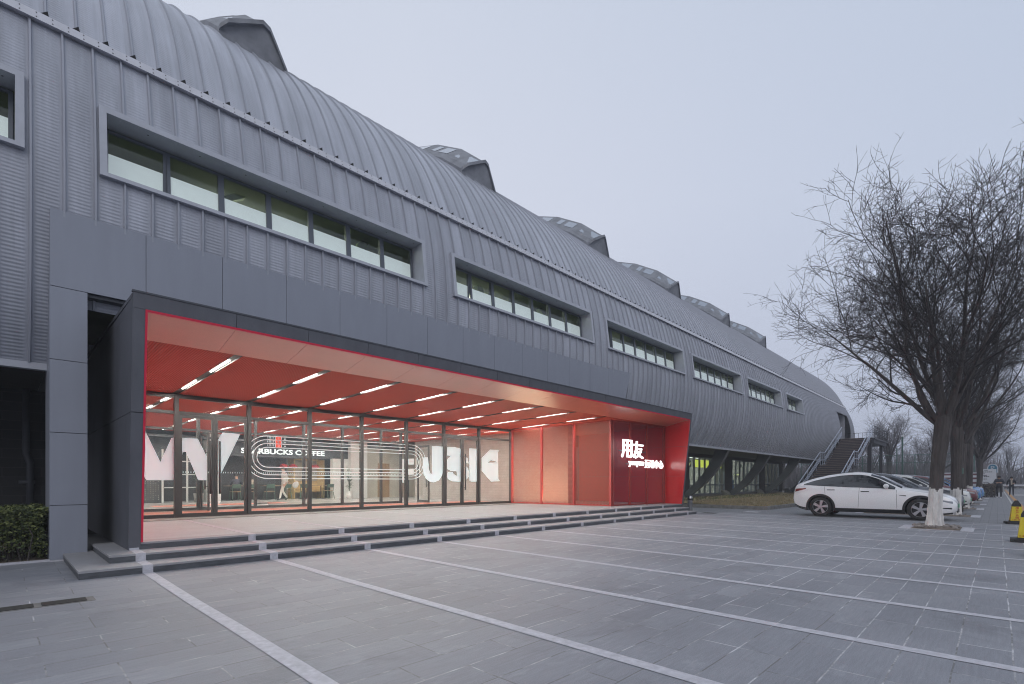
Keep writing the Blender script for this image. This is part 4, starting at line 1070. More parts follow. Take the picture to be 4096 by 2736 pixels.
PG = [
 [(612, 570), (698, 560), (712, 690), (715, 760), (735, 830), (772, 862), (770, 368), (962, 378), (962, 790), (945, 880), (890, 965), (800, 998), (730, 985), (665, 935), (625, 850), (612, 760)],
 [(1035, 385), (1160, 388), (1240, 402), (1282, 425), (1282, 985), (1215, 985), (1210, 880), (1200, 805), (1100, 800), (1050, 772), (1035, 768), (1035, 620), (1050, 580), (1110, 535), (1035, 530)],
 [(1035, 835), (1065, 818), (1130, 822), (1145, 850), (1180, 878), (1209, 884), (1213, 985), (1130, 980), (1070, 955), (1035, 920)],
 [(1422, 408), (1560, 415), (1568, 985), (1455, 985), (1425, 970)],
 [(1372, 560), (1395, 590), (1408, 670), (1368, 660)], [(1368, 720), (1400, 760), (1415, 830), (1410, 900), (1372, 950)],
 [(1638, 575), (1780, 430), (1945, 440), (1920, 470), (1922, 646), (1795, 612), (1740, 660), (1795, 656), (1923, 650), (1925, 940), (1955, 975), (1800, 985), (1638, 800)]]
for q in PG:
    film([px(x, y, GLY) for x, y in q], -.017).build('glass_letter', M['decal'], gw)
tr = MB()
def stadium(r, wdt, c0=5.50, c1=10.57, zc=2.02, skip=None):
    n = 18; pts = []
    for k in range(n + 1):
        a = math.pi / 2 + math.pi * k / n; pts.append((c0 + r * math.cos(a), zc + r * math.sin(a), math.cos(a), math.sin(a)))
    for k in range(n + 1):
        a = -math.pi / 2 + math.pi * k / n; pts.append((c1 + r * math.cos(a), zc + r * math.sin(a), math.cos(a), math.sin(a)))
    for i in range(len(pts)):
        p, q = pts[i], pts[(i + 1) % len(pts)]
        segs = [(0, 1)]
        if abs(p[1] - q[1]) < 1e-6 and abs(p[0] - q[0]) > 1:
            segs = [(k / 40, (k + 1) / 40) for k in range(40)]
        for ta, tb in segs:
            xa, xb = p[0] + (q[0] - p[0]) * ta, p[0] + (q[0] - p[0]) * tb; xm = (xa + xb) / 2
            if any(abs(xm - mx_) < .055 for mx_ in MX): continue
            za, zb = p[1] + (q[1] - p[1]) * ta, p[1] + (q[1] - p[1]) * tb
            tr.face([(xa - p[2] * wdt, -.0125, za - p[3] * wdt - FZ), (xb - q[2] * wdt, -.0125, zb - q[3] * wdt - FZ), (xb + q[2] * wdt, -.0125, zb + q[3] * wdt - FZ), (xa + p[2] * wdt, -.0125, za + p[3] * wdt - FZ)])
for r in (.295, .41, .52, .63):
    tr = MB(); stadium(r, .011); tr.build('track_line', M['decal'], gw)
tr = MB()
for x in (5.72, 5.90):
    tr.box(x - .008, x + .008, -.0125, -.011, 2.31 - FZ, 2.65 - FZ)
for k in range(5):
    for q in range(3): tr.box(5.50 + .04 * k, 5.512 + .04 * k, -.0125, -.011, 2.35 + .11 * q - FZ, 2.42 + .11 * q - FZ)
text_on(tr, 'START', (5.785, -.0125, 2.62 - FZ), (0, 0, -1), (1, 0, 0), .28, .05, 0, .02)
for q, c in enumerate('123'): text_on(tr, c, (5.98, -.0125, 2.60 - .105 * q - FZ), (0, 0, -1), (1, 0, 0), .035, .05, 0, .02)
tr.build('start_marks', M['decal'], gw)
b = MB(); b.box(5.73, 5.89, -.0118, -.011, 2.315 - FZ, 2.645 - FZ); b.build('start_box', M['redtext'], gw)
b = MB()
for i, (xa, xb) in enumerate(zip(MX[1:6], MX[2:7])):
    x = xa + .15
    while x < xb - .12: b.box(x, x + .012, .007, .0075, 1.53 - FZ, 1.57 - FZ); x += .06
b.build('safety_dots', M['decal'], gw)

# inner glass partition of the draught lobby
IY = 19.2
ig = thing('inner_glass_partition', 'second dark framed glass wall behind the entrance glass, with an open door', 'glass partition', (0, IY, FZ))
IX = [1.9, 4.6, 6.40, 8.15, 9.73, 11.52, 12.52]
b = MB()
for x in IX: b.box(x - .045, x + .045, -.05, .05, 0, 3.585 - FZ - .004)
for xa, xb in zip(IX, IX[1:]):
    for za, zb in ((.004, .09), (2.98 - FZ, 3.05 - FZ), (3.50 - FZ, 3.58 - FZ)): b.box(xa + .047, xb - .047, -.04, .04, za, zb)
b.build('frame', M['alu_dark'], ig)
for i, (xa, xb) in enumerate(zip(IX, IX[1:])):
    p = MB(); p.box(xa + .045, xb - .045, -.005, .005, 3.05 - FZ, 3.5 - FZ); p.build('transom_pane', M['glass'], ig)
    if i != 1:
        p = MB(); p.box(xa + .045, xb - .045, -.005, .005, .09, 2.98 - FZ); p.build('pane', M['glass'], ig)
for hx, sgn in ((4.66, -1), (13.4, -1)):
    d = MB()
    for (za, zb), (ya, yb) in (((.02, 2.6), (-.9, -.82)), ((.02, 2.6), (-.08, 0))): d.box(hx, hx + .05, ya, yb, za, zb)
    for za, zb in ((.02, .12), (2.52, 2.6)): d.box(hx + .001, hx + .049, -.82, -.08, za, zb)
    d = d.build('open_door', M['alu_dark'], ig)
    p = MB(); p.box(hx + .02, hx + .03, -.82, -.08, .12, 2.52); p.build('pane', M['glass'], d)
    h = MB(); h.tube([(hx - .05, -.78, .7), (hx - .05, -.78, 2.0)], .022, 8)
    for z in (.8, 1.9): h.tube([(hx - .05, -.78, z), (hx + .02, -.80, z)], .012, 6)
    h.build('pull_handle', M['rubber'], d)
q = [(252, 592), (318, 590), (455, 585), (455, 688), (318, 690), (318, 765), (455, 760), (455, 862), (318, 868), (318, 1005), (257, 1005)]
b = MB(); b.prism([(x, -.01, z - FZ) for x, z in [px(a, c, IY) for a, c in q]], (0, .003, 0)); b.build('glass_letter', M['decal'], ig)
q = [(505, 582), (535, 588), (556, 620), (556, 820), (535, 855), (505, 862)]
b = MB(); b.prism([(x, -.01, z - FZ) for x, z in [px(a, c, IY) for a, c in q]], (0, .003, 0)); b.build('glass_letter', M['decal'], ig)

# ================================================================== LOBBY
lobby = thing('lobby_interior', 'bright lobby room behind the glass with red ribbed ceiling and dark rear wall', 'lobby', (0, 15.5, 0))
def LB(name, m, *boxes):
    b = MB()
    for q in boxes: b.box(q[0], q[1], q[2] - 15.5, q[3] - 15.5, q[4], q[5])
    return b.build(name, m, lobby)
b = MB(); b.box(1.5, 22, 15.44, 29.2, .25, FZ - .001); o = b.build('lobby_floor', M['lobbyfloor']); o['kind'] = 'structure'
b = MB()
def flr(xa, xb, ya, yb, dx=0): b.face([(xa, ya, FZ + .003), (xb, ya, FZ + .003), (xb + dx, yb, FZ + .003), (xa + dx, yb, FZ + .003)])
flr(1.6, 16.4, 16.2, 17.15); flr(1.6, 16.4, 17.45, 18.3); flr(4.0, 9.0, 22.6, 23.8); flr(1.6, 16.4, 18.45, 18.8)
o = b.build('red_floor_lane', M['lane_red']); o['kind'] = 'structure'
b = MB(); flr(1.6, 16.4, 17.2, 17.4); flr(3.0, 16.4, 20.6, 20.7); flr(5, 16, 24.2, 24.3); flr(6.5, 7.0, 19.5, 24.0, 1.5)
o = b.build('white_floor_line', M['white']); o['kind'] = 'structure'
cej = [1.565] + [q for x in LX for q in (x - .078, x + .078)] + [16.6]
for i in range(0, len(cej), 2):
    for ya, yb in ((15.55, 19.0), (19.006, 22.8), (22.806, 26.6)): LB('ceiling_panel', M['redceil'], (cej[i], cej[i + 1], ya, yb, 3.58, 3.61))
LB('ceiling_backing', M['track'], (1.5, 16.6, 15.5, 29.2, 3.66, 3.69))
LB('dark_ceiling', M['darkwall'], (1.5, 22, 26.62, 29.2, 3.30, 3.4))
LB('left_wall', M['white'], (1.5, 1.6, 15.5, 29.2, FZ, 3.66))
LB('rear_wall', M['darkwall'], (1.5, 11.3, 29.0, 29.2, FZ, 3.3), (1.5, 22, 29.21, 29.3, FZ, 3.6))
LB('shop_front_band', M['darkwall'], (6.9, 15.2, 27.4, 27.6, 2.58, 3.3), (1.6, 6.2, 27.6, 27.7, 2.7, 3.3))
LB('beige_wall', M['beige'], (15.1, 22, 26.9, 27.0, FZ, 3.3), (11.3, 13.1, 28.8, 28.99, FZ, 3.3))
LB('white_column', M['white'], (6.75, 7.35, 26.7, 27.3, FZ, 3.57), (13.1, 15.05, 26.95, 27.3, FZ, 2.6), (14.0, 15.05, 26.6, 26.94, FZ, 3.57))
LB('brown_door', M['table'], (15.9, 16.7, 26.86, 26.89, FZ, 2.4))
LB('perforated_screen', M['darkwall'], (2.4, 5.1, 26.9, 26.95, FZ, 2.7))
b = MB()
for x in (2.6, 3.4, 4.25, 5.0, 5.5, 5.95, 6.4): b.box(x, x + .07, 11.30, 11.38, FZ, 2.75)
for z in (1.0, 1.6, 2.2): b.box(5.1, 6.45, 11.32, 11.36, z, z + .05)
b.build('white_mullion', M['white'], lobby)
b = MB(); rg = random.Random(5)
for i in range(26):
    for j in range(24):
        if rg.random() < .65: b.box(2.5 + .095 * i, 2.525 + .095 * i, 11.385, 11.39, FZ + .15 + .09 * j, FZ + .18 + .09 * j)
b.build('screen_perforation', M['beige'], lobby)
LB('side_wall', M['brick_lobby'], (16.6, 16.9, 12.9, 24.0, 0.0, 4.1))
# wooden booth by the café
LB('booth', M['wood'], (11.35, 13.0, 27.9, 28.7, FZ + .35, FZ + .42), (11.35, 13.0, 28.62, 28.7, FZ + .42, FZ + 1.0), (11.3, 11.36, 27.9, 28.7, FZ, 2.5), (12.95, 13.05, 27.9, 28.7, FZ, 2.5), (12.1, 12.16, 28.5, 28.62, FZ + .9, 2.5), (11.3, 13.05, 27.9, 28.7, 2.5, 2.56))
b = MB(); text_on(b, 'STARBUCKS COFFEE', (8.42, -.06, 2.735), (1, 0, 0), (0, 0, 1), 4.35, .27, .03, .022)
t = thing('cafe_sign', 'white capital letters of the café name on the dark band behind the lobby', 'sign', (0, 27.36, 0))
b.build('lettering', lamp_mat('white_letter_face', (1, .98, .95), 1.6), t)

def cafe_table(x, y, label):
    t = thing('cafe_table', label, 'table', (x, y, FZ), 0, 'café tables in the lobby')
    b = MB(); b.box(-.6, .6, -.35, .35, .72, .75); b.build('table_top', M['table'], t)
    for sx in (-.4, .4):
        b = MB(); b.tube([(sx, 0, 0), (sx, 0, .72)], .025, 6); b.box(sx - .2, sx + .2, -.25, .25, 0, .02); b.build('leg', M['rubber'], t)
def cafe_chair(x, y, rz, label):
    t = thing('cafe_chair', label, 'chair', (x, y, FZ), rz, 'green café chairs in the lobby')
    b = MB(); b.box(-.2, .2, -.2, .2, .43, .46); b.build('seat', M['table'], t)
    b = MB(); b.hexa([(-.2, .18, .62), (.2, .18, .62), (.2, .20, .62), (-.2, .20, .62), (-.2, .24, .82), (.2, .24, .82), (.2, .26, .82), (-.2, .26, .82)]); b.build('backrest', M['chair_green'], t)
    for sx in (-.19, .19):
        b = MB(); b.tube([(sx, -.17, .44), (sx * 1.1, -.22, 0)], .016, 5); b.build('leg', M['chair_green'], t)
        b = MB(); b.tube([(sx, .22, .8), (sx, .17, .42), (sx * 1.1, .26, 0)], .02, 5); b.build('leg', M['chair_green'], t)
for k, (x, y, nm) in enumerate(((8.5, 28.0, 'left dark wood café table beside the two seated people'), (10.2, 27.9, 'middle dark wood café table behind the walking person'), (12.2, 27.4, 'right dark wood café table in front of the wooden booth'))):
    cafe_table(x, y, nm)
cl = ['leftmost green café chair at the table of the seated pair', 'second green café chair from the left, its back to the glass', 'green café chair left of the walking person', 'green café chair just right of the walking person', 'green café chair in front of the wooden booth', 'rightmost green café chair beside the white column']
for (x, y, rz), l in zip(((8.2, 27.45, math.pi), (8.9, 27.4, math.pi), (9.8, 27.35, math.pi), (10.6, 27.3, math.pi + .4), (11.6, 27.2, math.pi - .5), (12.9, 27.1, math.pi + .2)), cl): cafe_chair(x, y, rz, l)
def pendant(x, y, label):
    t = thing('pendant_lamp', label, 'pendant lamp', (x, y, 2.02), 0, 'red pendant lamps over the café tables')
    b = MB(); b.lathe([(.03, .22), (.10, .21), (.19, .14), (.24, .03), (.245, 0), (.235, .0)], 20); b.build('lamp_shade', M['lamp_shade'], t, True)
    b = MB(); b.tube([(0, 0, .2), (0, 0, 1.28)], .008, 5); b.build('cord', M['rubber'], t)
    b = MB(); b.lathe([(0, .02), (.2, .02)], 16); b.build('bulb', M['bulb'], t)
pendant(10.35, 26.9, 'left one of the red dome pendant lamps above the walking person'); pendant(10.85, 26.9, 'middle red dome pendant lamp close to its left neighbour'); pendant(12.0, 26.8, 'right red dome pendant lamp in front of the wooden booth')
def pot_plant(x, y, h, label, wpot=True):
    t = thing('pot_plant', label, 'plant', (x, y, FZ))
    b = MB(); b.lathe([(0, 0), (.17, 0), (.22, .42), (.20, .42), (.18, .38), (0, .38)], 16); b.build('pot', M['white' if wpot else 'concrete'], t, True)
    b = MB(); rg = random.Random(int(x * 7))
    for s in range(4): b.tube([(0, 0, .38), (rg.uniform(-.06, .06), rg.uniform(-.06, .06), h * .6)], .02, 5)
    b.build('stem', M['bark'], t)
    b = MB()
    for k in range(60):
        a = rg.random() * 6.28; z0 = rg.uniform(.5, h * .85); l = rg.uniform(.25, .5); el = rg.uniform(.2, 1.1)
        d = Vector((math.cos(a) * math.cos(el), math.sin(a) * math.cos(el), math.sin(el))); s = Vector((-math.sin(a), math.cos(a), 0)) * .03
        p = Vector((0, 0, z0)); q = p + d * l * .6; e = p + d * l + Vector((0, 0, -.12))
        b.face([p - s * .3, p + s * .3, q + s, q - s]); b.face([q - s, q + s, e])
    b.build('foliage', M['plant_leaf'], t)
pot_plant(13.75, 26.3, 1.9, 'tall leafy plant in a white pot right of the café'); pot_plant(6.35, 26.4, 2.0, 'tall thin palm in a pot left of the white column', False)
b = MB(); b.box(-.12, .12, -.25, .25, 0, 1.05); t = thing('turnstile', 'slim steel entry turnstile with blue lit top beside the beige wall', 'turnstile', (17.0, 25.6, FZ)); b.build('cabinet', M['stainless'], t)
b = MB(); b.box(-.1, .1, -.2, .2, 1.051, 1.06); b.build('light_strip', lamp_mat('blue_strip', (.3, .45, 1), 3.0), t)

# ================================================================== RED MESH SCREENS AND THE LIT SIGN
scr = thing('mesh_screen', 'red expanded metal screen running back from the corner post to the glass entrance', 'screen', (0, 0, FZ), 0, 'red mesh screens')
A, Bc, Cc = Vector((15.78, 15.38, 0)), Vector((16.38, 10.66, 0)), Vector((20.30, 10.42, 0))
def screen(par, p, q, ts, net, zt=3.70, zt2=3.70):
    for k, t in enumerate(ts):
        c = p.lerp(q, t); z = (zt + (zt2 - zt) * t) - FZ - .012
        b = MB(); b.box(c.x - .045, c.x + .045, c.y - .045, c.y + .045, 0, z); b.build('post', M['red_post'], par)
    for (ta, tb) in zip(ts, ts[1:]):
        a, e = p.lerp(q, ta), p.lerp(q, tb); d = (e - a).normalized(); n = Vector((-d.y, d.x, 0)) * .02
        za, zb = zt + (zt2 - zt) * ta - FZ - .07, zt + (zt2 - zt) * tb - FZ - .07
        a2, e2 = a + d * .05, e - d * .05
        for zl, zl2 in ((.01, .01), (za - .0, zb - .0)):
            b = MB(); b.hexa([a2 - n + Vector((0, 0, zl)), e2 - n + Vector((0, 0, zl2)), e2 + n + Vector((0, 0, zl2)), a2 + n + Vector((0, 0, zl)), a2 - n + Vector((0, 0, zl + .05)), e2 - n + Vector((0, 0, zl2 + .05)), e2 + n + Vector((0, 0, zl2 + .05)), a2 + n + Vector((0, 0, zl + .05))])
            b.build('rail', M['red_post'], par)
        b = MB(); b.face([a2 + Vector((0, 0, .061)), e2 + Vector((0, 0, .061)), e2 + Vector((0, 0, zb - .001)), a2 + Vector((0, 0, za - .001))]); b.build('mesh_panel', net, par)
screen(scr, A, Bc, (0, .33, .66, 1), M['net_red'], 3.60, 3.70)
scf = thing('mesh_screen', 'plum red expanded metal screen facing the plaza behind the glowing sign', 'screen', (0, 0, FZ), 0, 'red mesh screens')
screen(scf, Bc + Vector((.12, 0, 0)), Cc, (0.0, .30, .62, .97), M['net_red_front'], 3.70, 3.70)
sg = thing('lit_sign', 'glowing white Chinese characters with small Latin name on the plum red mesh screen', 'sign', (16.63, 10.34, 1.86))
def sgn(name, txt, x, z, w_, h_, bold):
    b = MB(); text_on(b, txt, (x - 16.63, 0, z - 1.86), (1, 0, 0), (0, 0, 1), w_, h_, .05, bold); b.build(name, M['sign_led'], sg)
sgn('character', '用', 16.63, 2.235, .76, .70, .006); sgn('character', '友', 17.47, 2.225, .80, .69, .006)
sgn('lettering', 'yonyou', 17.17, 1.88, 1.12, .225, .004)
for k, c in enumerate('运动中心'): sgn('character', c, 18.42 + .39 * k, 1.86, .345, .33, .0)
b = MB(); b.box(-.1, 1.9, .051, .07, .62, .66); b.build('rail', M['rib'], sg)
b = MB(); b.box(.4, 3.35, .051, .07, .12, .15); b.build('rail', M['rib'], sg)
for k, y in enumerate((15.05, 14.45, 13.85, 13.3)):
    t = thing('uplight', ['rearmost', 'second', 'third', 'front'][k] + ' small warm uplight at the foot of the brick wall behind the red mesh', 'uplight', (16.42, y, FZ), 0, 'warm uplights behind the red mesh')
    b = MB(); b.lathe([(0, 0), (.05, 0), (.05, .05), (.045, .05)], 12); b.build('housing', M['rubber'], t)
    b = MB(); b.lathe([(0, .045), (.043, .045)], 12); b.build('lens', M['uplight'], t)

# ================================================================== OUTSIDE STAIR
st = thing('outdoor_staircase', 'dark timber outdoor stair with pale steel railings at the far end of the hall', 'staircase', (39.8, 9.1, 0))
SXO, SYO = 39.8, 9.1
YA, YB = 7.95, 10.25
def flight(x0, z0, n, run, rise):
    b = MB()
    for k in range(n):
        x = x0 + run * k; z = z0 + rise * (k + 1)
        b.box(x - SXO, x + run + .03 - SXO, YA - SYO, YB - SYO, z - .05, z)
        b.box(x + .06 - SXO, x + .08 - SXO, YA + .1 - SYO, YB - .1 - SYO, z - rise + .001, z - .051, 1)
    b.build('tread', [M['stair_wood'], M['stair_steel']], st)
    b = MB()
    for y in (YA + .15, YB - .25):
        b.hexa([(x0 + .04 - SXO, y - SYO, z0 - .18), (x0 + run * n - SXO, y - SYO, z0 + rise * n - .40), (x0 + run * n - SXO, y + .1 - SYO, z0 + rise * n - .40), (x0 + .04 - SXO, y + .1 - SYO, z0 - .18), (x0 + .04 - SXO, y - SYO, z0 + .0), (x0 + run * n - SXO, y - SYO, z0 + rise * n - .06), (x0 + run * n - SXO, y + .1 - SYO, z0 + rise * n - .06), (x0 + .04 - SXO, y + .1 - SYO, z0)])
    b.build('stringer', M['stair_steel'], st)
flight(39.8, 0, 16, .40, .1625); flight(47.6, 2.6, 16, .40, .1625)
b = MB(); b.box(46.2 - SXO, 47.63 - SXO, YA - SYO, YB - SYO, 2.5, 2.6); b.box(46.3 - SXO, 47.5 - SXO, YA + .1 - SYO, YB - .1 - SYO, 2.3, 2.49); b.build('half_landing', M['stair_steel'], st)
b = MB(); b.box(54.0 - SXO, 61.3 - SXO, 7.75 - SYO, 11.25 - SYO, 5.06, 5.2); b.box(54.05 - SXO, 61.2 - SXO, 7.85 - SYO, 8.05 - SYO, 4.75, 5.055); b.box(54.2 - SXO, 61.2 - SXO, 8.06 - SYO, 11.2 - SYO, 4.8, 4.9); b.build('deck', M['stair_steel'], st)
for x, y, h, w_ in ((54.4, 8.2, 5.05, .15), (60.5, 8.2, 5.05, .12), (46.6, 8.3, 2.5, .08), (47.2, 10.0, 2.5, .08), (54.6, 10.9, 5.05, .13)):
    b = MB(); b.box(x - w_ - SXO, x + w_ - SXO, y - w_ - SYO, y + w_ - SYO, 0, h - .25); b.build('column', M['stair_steel'], st)
def railing(x0, z0, x1, z1, y, name='railing', m='steel', lows=(.62, .48, .34), flat=0):
    b = MB()
    def P(x, dz): return (x - SXO, y - SYO, z0 + (z1 - z0) * (x - x0) / (x1 - x0) + dz)
    b.tube([P(x0, 1.05), P(x1, 1.05)], .032, 6)
    for d in lows: b.tube([P(x0, d), P(x1, d)], .022, 6)
    n = max(2, round(abs(x1 - x0) / 1.3))
    for k in range(n + 1):
        x = x0 + (x1 - x0) * k / n
        b.tube([P(x, -.05), P(x, 1.05)], .02, 5)
    b.build(name, M[m], st)
for y in (YA, YB):
    railing(40.0, .1, 46.2, 2.65, y); railing(47.7, 2.65, 54.0, 5.25, y); railing(46.25, 2.6, 47.65, 2.61, y, lows=(.5,))
railing(54.1, 5.2, 61.2, 5.201, 7.82, m='stair_steel')
b = MB()
for k in range(11): b.tube([(61.2 - SXO, 7.85 - SYO + 3.3 * k / 10, 5.2), (61.2 - SXO, 7.85 - SYO + 3.3 * k / 10, 6.25)], .014, 4)
for k in range(22): b.tube([(54.2 - SXO + 7 * k / 21, 7.83 - SYO, 5.2), (54.2 - SXO + 7 * k / 21, 7.83 - SYO, 6.25)], .009, 4)
b.tube([(61.2 - SXO, 7.85 - SYO, 6.25), (61.2 - SXO, 11.15 - SYO, 6.25)], .025, 5)
b.build('deck_balusters', M['stair_steel'], st)

# sports court fence
fe = thing('court_fence', 'tall green wire sports court fence behind the outdoor stair', 'fence', (66, 8, 0))
b = MB(); b.face([(0, -6.4, .05), (0, 9, .05), (0, 9, 4.1), (0, -6.4, 4.1)]); b.build('wire_net', M['net_green'], fe)
for k in range(11):
    b = MB(); b.tube([(0, -6.4 + 1.5 * k, 0), (0, -6.4 + 1.5 * k, 4.85 if k % 3 == 1 else 4.12)], .045, 6); b.build('post', M['green'], fe)
for z in (.1, 1.7, 3.28, 4.08):
    b = MB(); b.tube([(0, -6.4, z), (0, 9, z)], .028, 5); b.build('rail', M['green'], fe)
t = thing('light_pole', 'slim green pole with a pale cap standing in front of the court fence', 'pole', (62.5, 6.75, 0))
b = MB(); b.tube([(0, 0, 0), (0, 0, 5.75)], .07, 8); b.build('pole', M['green'], t); b = MB(); b.tube([(0, 0, 5.75), (0, 0, 5.95)], .10, 8); b.build('cap', M['signwhite'], t)

# ================================================================== TREES
def bare_tree(seed, H, nl, spread, dens, trunk_h, r0, lean=(0, 0)):
    """skeleton of a bare broadleaf tree: list of (points, radii, level)"""
    rg = random.Random(seed); out = []
    def shoot(p, d, L, ra, rb, n, wig, up, lev):
        pts = [p.copy()]; rad = [ra]; d = d.normalized()
        for k in range(n):
            d = (d + Vector((rg.gauss(0, wig), rg.gauss(0, wig), rg.gauss(0, wig) + up))).normalized()
            p = p + d * (L / n); pts.append(p.copy()); rad.append(ra + (rb - ra) * (k + 1) / n)
        out.append((pts, rad, lev)); return pts, rad, d
    def rdir(d, ang):
        a = d.orthogonal().normalized(); b_ = d.cross(a); t = rg.random() * 6.283
        return (d * math.cos(ang) + (a * math.cos(t) + b_ * math.sin(t)) * math.sin(ang)).normalized()
    def at(pts, rad, t):
        f = t * (len(pts) - 1); i = min(int(f), len(pts) - 2); u = f - i
        return pts[i].lerp(pts[i + 1], u), rad[i] + (rad[i + 1] - rad[i]) * u, (pts[i + 1] - pts[i]).normalized()
    trunk = [Vector((0, 0, -.1))]; tr_ = [r0 * 1.5]
    for k in range(1, 9):
        t = k / 8; trunk.append(Vector((.04 * math.sin(t * 3.2) + lean[0] * t, .04 * math.sin(t * 4) + lean[1] * t, trunk_h * t))); tr_.append(r0 * (1 + .5 * math.exp(-t * 8)) * (1 + .42 * t * t))
    out.append((trunk + [trunk[-1] + Vector((0, 0, .16)), trunk[-1] + Vector((0, 0, .30))], tr_ + [tr_[-1] * .8, tr_[-1] * .4], 0))
    limbs = []
    for i in range(nl):
        az = 6.283 * i / nl + rg.uniform(-.35, .35); el = spread[0] + (spread[1] - spread[0]) * rg.random()
        if i == 0: el = .12
        d = Vector((math.cos(az) * math.sin(el), math.sin(az) * math.sin(el), math.cos(el)))
        L = (H - trunk_h) * rg.uniform(.62, .82) * (.8 if el < .35 else 1.0)
        z0 = trunk_h * rg.uniform(.88, 1.0) if i else trunk_h * .98
        p, r, _ = at(trunk, tr_, min(.999, z0 / trunk_h))
        limbs.append(shoot(p, d, L, r0 * rg.uniform(.46, .7), .014, 10, .085, .05, 1))
    l2 = []
    for pts, rad, _ in limbs:
        for k in range(dens[0]):
            t = .18 + .8 * (k + rg.random()) / dens[0]
            p, r, d = at(pts, rad, t)
            L = (H - trunk_h) * .42 * (1.1 - .55 * t) * rg.uniform(.7, 1.2)
            l2.append(shoot(p, rdir(d, rg.uniform(.5, 1.05)), L, max(.011, r * .5), .007, 7, .10, .07, 2))
    l3 = []
    for pts, rad, _ in l2:
        for k in range(dens[1]):
            t = .15 + .85 * (k + rg.random()) / dens[1]
            p, r, d = at(pts, rad, min(t, .99))
            l3.append(shoot(p, rdir(d, rg.uniform(.45, 1.1)), rg.uniform(.6, 1.5) * H / 11, max(.0065, r * .5), .0048, 5, .13, .06, 3))
    for pts, rad, _ in l3:
        for k in range(dens[2]):
            t = .1 + .9 * (k + rg.random()) / dens[2]
            p, r, d = at(pts, rad, min(t, .99))
            q, rr_, _ = shoot(p, rdir(d, rg.uniform(.4, 1.1)), rg.uniform(.3, .85) * H / 11, .0052, .0038, 3, .14, .05, 4)
            if dens[3]:
                for m_ in range(dens[3]):
                    p2, r2, d2 = at(q, rr_, rg.uniform(.2, .95)); shoot(p2, rdir(d2, rg.uniform(.4, 1.0)), rg.uniform(.15, .42), .0041, .0032, 2, .25, .0, 5)
    return out
SIDES = {0: 14, 1: 8, 2: 6, 3: 4, 4: 3, 5: 3}
def tree_meshes(sk, wash=0.0, far=False, fat=1.0):
    tk, cw, ws = MB(), MB(), MB()
    rg = random.Random(1)
    for pts, rad, lev in sk:
        n = SIDES[lev] if not far else max(3, SIDES[lev] // 2)
        if lev == 0:
            # fine rings, fluted like old bark
            tgt = []
            for i in range(len(pts) - 1):
                for s in range(9): tgt.append((pts[i].lerp(pts[i + 1], s / 9), rad[i] + (rad[i + 1] - rad[i]) * s / 9))
            tgt.append((pts[-1], rad[-1])); m = 36
            for (pa, ra), (pb, rb) in zip(tgt, tgt[1:]):
                mb = ws if pb.z <= wash + .05 else tk
                def ring(p, r): return [p + Vector((math.cos(6.283 * k / m), math.sin(6.283 * k / m), 0)) * r * (1 + .07 * math.sin(k * 2.3 + p.z * .7) * (.7 + .8 * math.exp(-p.z * 2.2)) + .03 * math.sin(k * 5.1 + p.z * 3)) for k in range(m)]
                A_, B_ = ring(pa, ra), ring(pb, rb)
                for k in range(m):
                    mb = ws if pb.z <= wash + .05 + .035 * math.sin(6.283 * k / m * 3 + 1) + .02 * math.sin(6.283 * k / m * 7) else tk
                    mb.face([A_[k], A_[(k + 1) % m], B_[(k + 1) % m], B_[k]])
        elif lev == 1:
            tk.tube(pts, [r * fat for r in rad], n)
        else:
            cw.tube(pts, [r * fat for r in rad], n, 0, False)
    return tk, cw, ws
def make_tree(name, label, loc, sk, wash, group, mt='bark', mc='twig', far=False, fat=1.0, rz=0.0):
    t = thing(name, label, 'tree', loc, rz, group)
    tk, cw, ws = tree_meshes(sk, wash, far, fat)
    tk.build('trunk', M[mt], t, True); cw.build('crown', M[mc], t)
    if wash: ws.build('whitewashed_base', M['limewash'], t, True)
    return t
skA = bare_tree(21, 10.2, 9, (.22, .92), (8, 8, 7, 2), 3.05, .138, (.16, -.15))
skB = bare_tree(68, 11.0, 7, (.2, .85), (7, 8, 6, 1), 3.3, .14, (.1, .1))
T1 = make_tree('bare_tree', 'large bare tree with whitewashed base in front of the white car', (18.25, 1.25, .04), skA, 1.02, 'row of bare trees along the pavement')
T2 = make_tree('bare_tree', 'second bare tree of the row, whitewashed base behind the white car nose', (25.2, 1.15, .02), skB, .98, 'row of bare trees along the pavement', rz=5.2)
nth = ['third', 'fourth', 'fifth', 'sixth', 'seventh', 'eighth', 'ninth', 'tenth']
for k in range(5):
    x = (32.0, 39.2, 49.0, 60.0, 73.0)[k]
    src = T2
    dup(src, (x, 1.1 + .1 * math.sin(k * 2), .02), 1.7 * k + .9, nth[k] + ' bare tree of the whitewashed row, counted from the plaza into the distance', (.95 + .06 * math.sin(k), .95 + .06 * math.sin(k), .92 + .08 * math.sin(k * 1.7)))
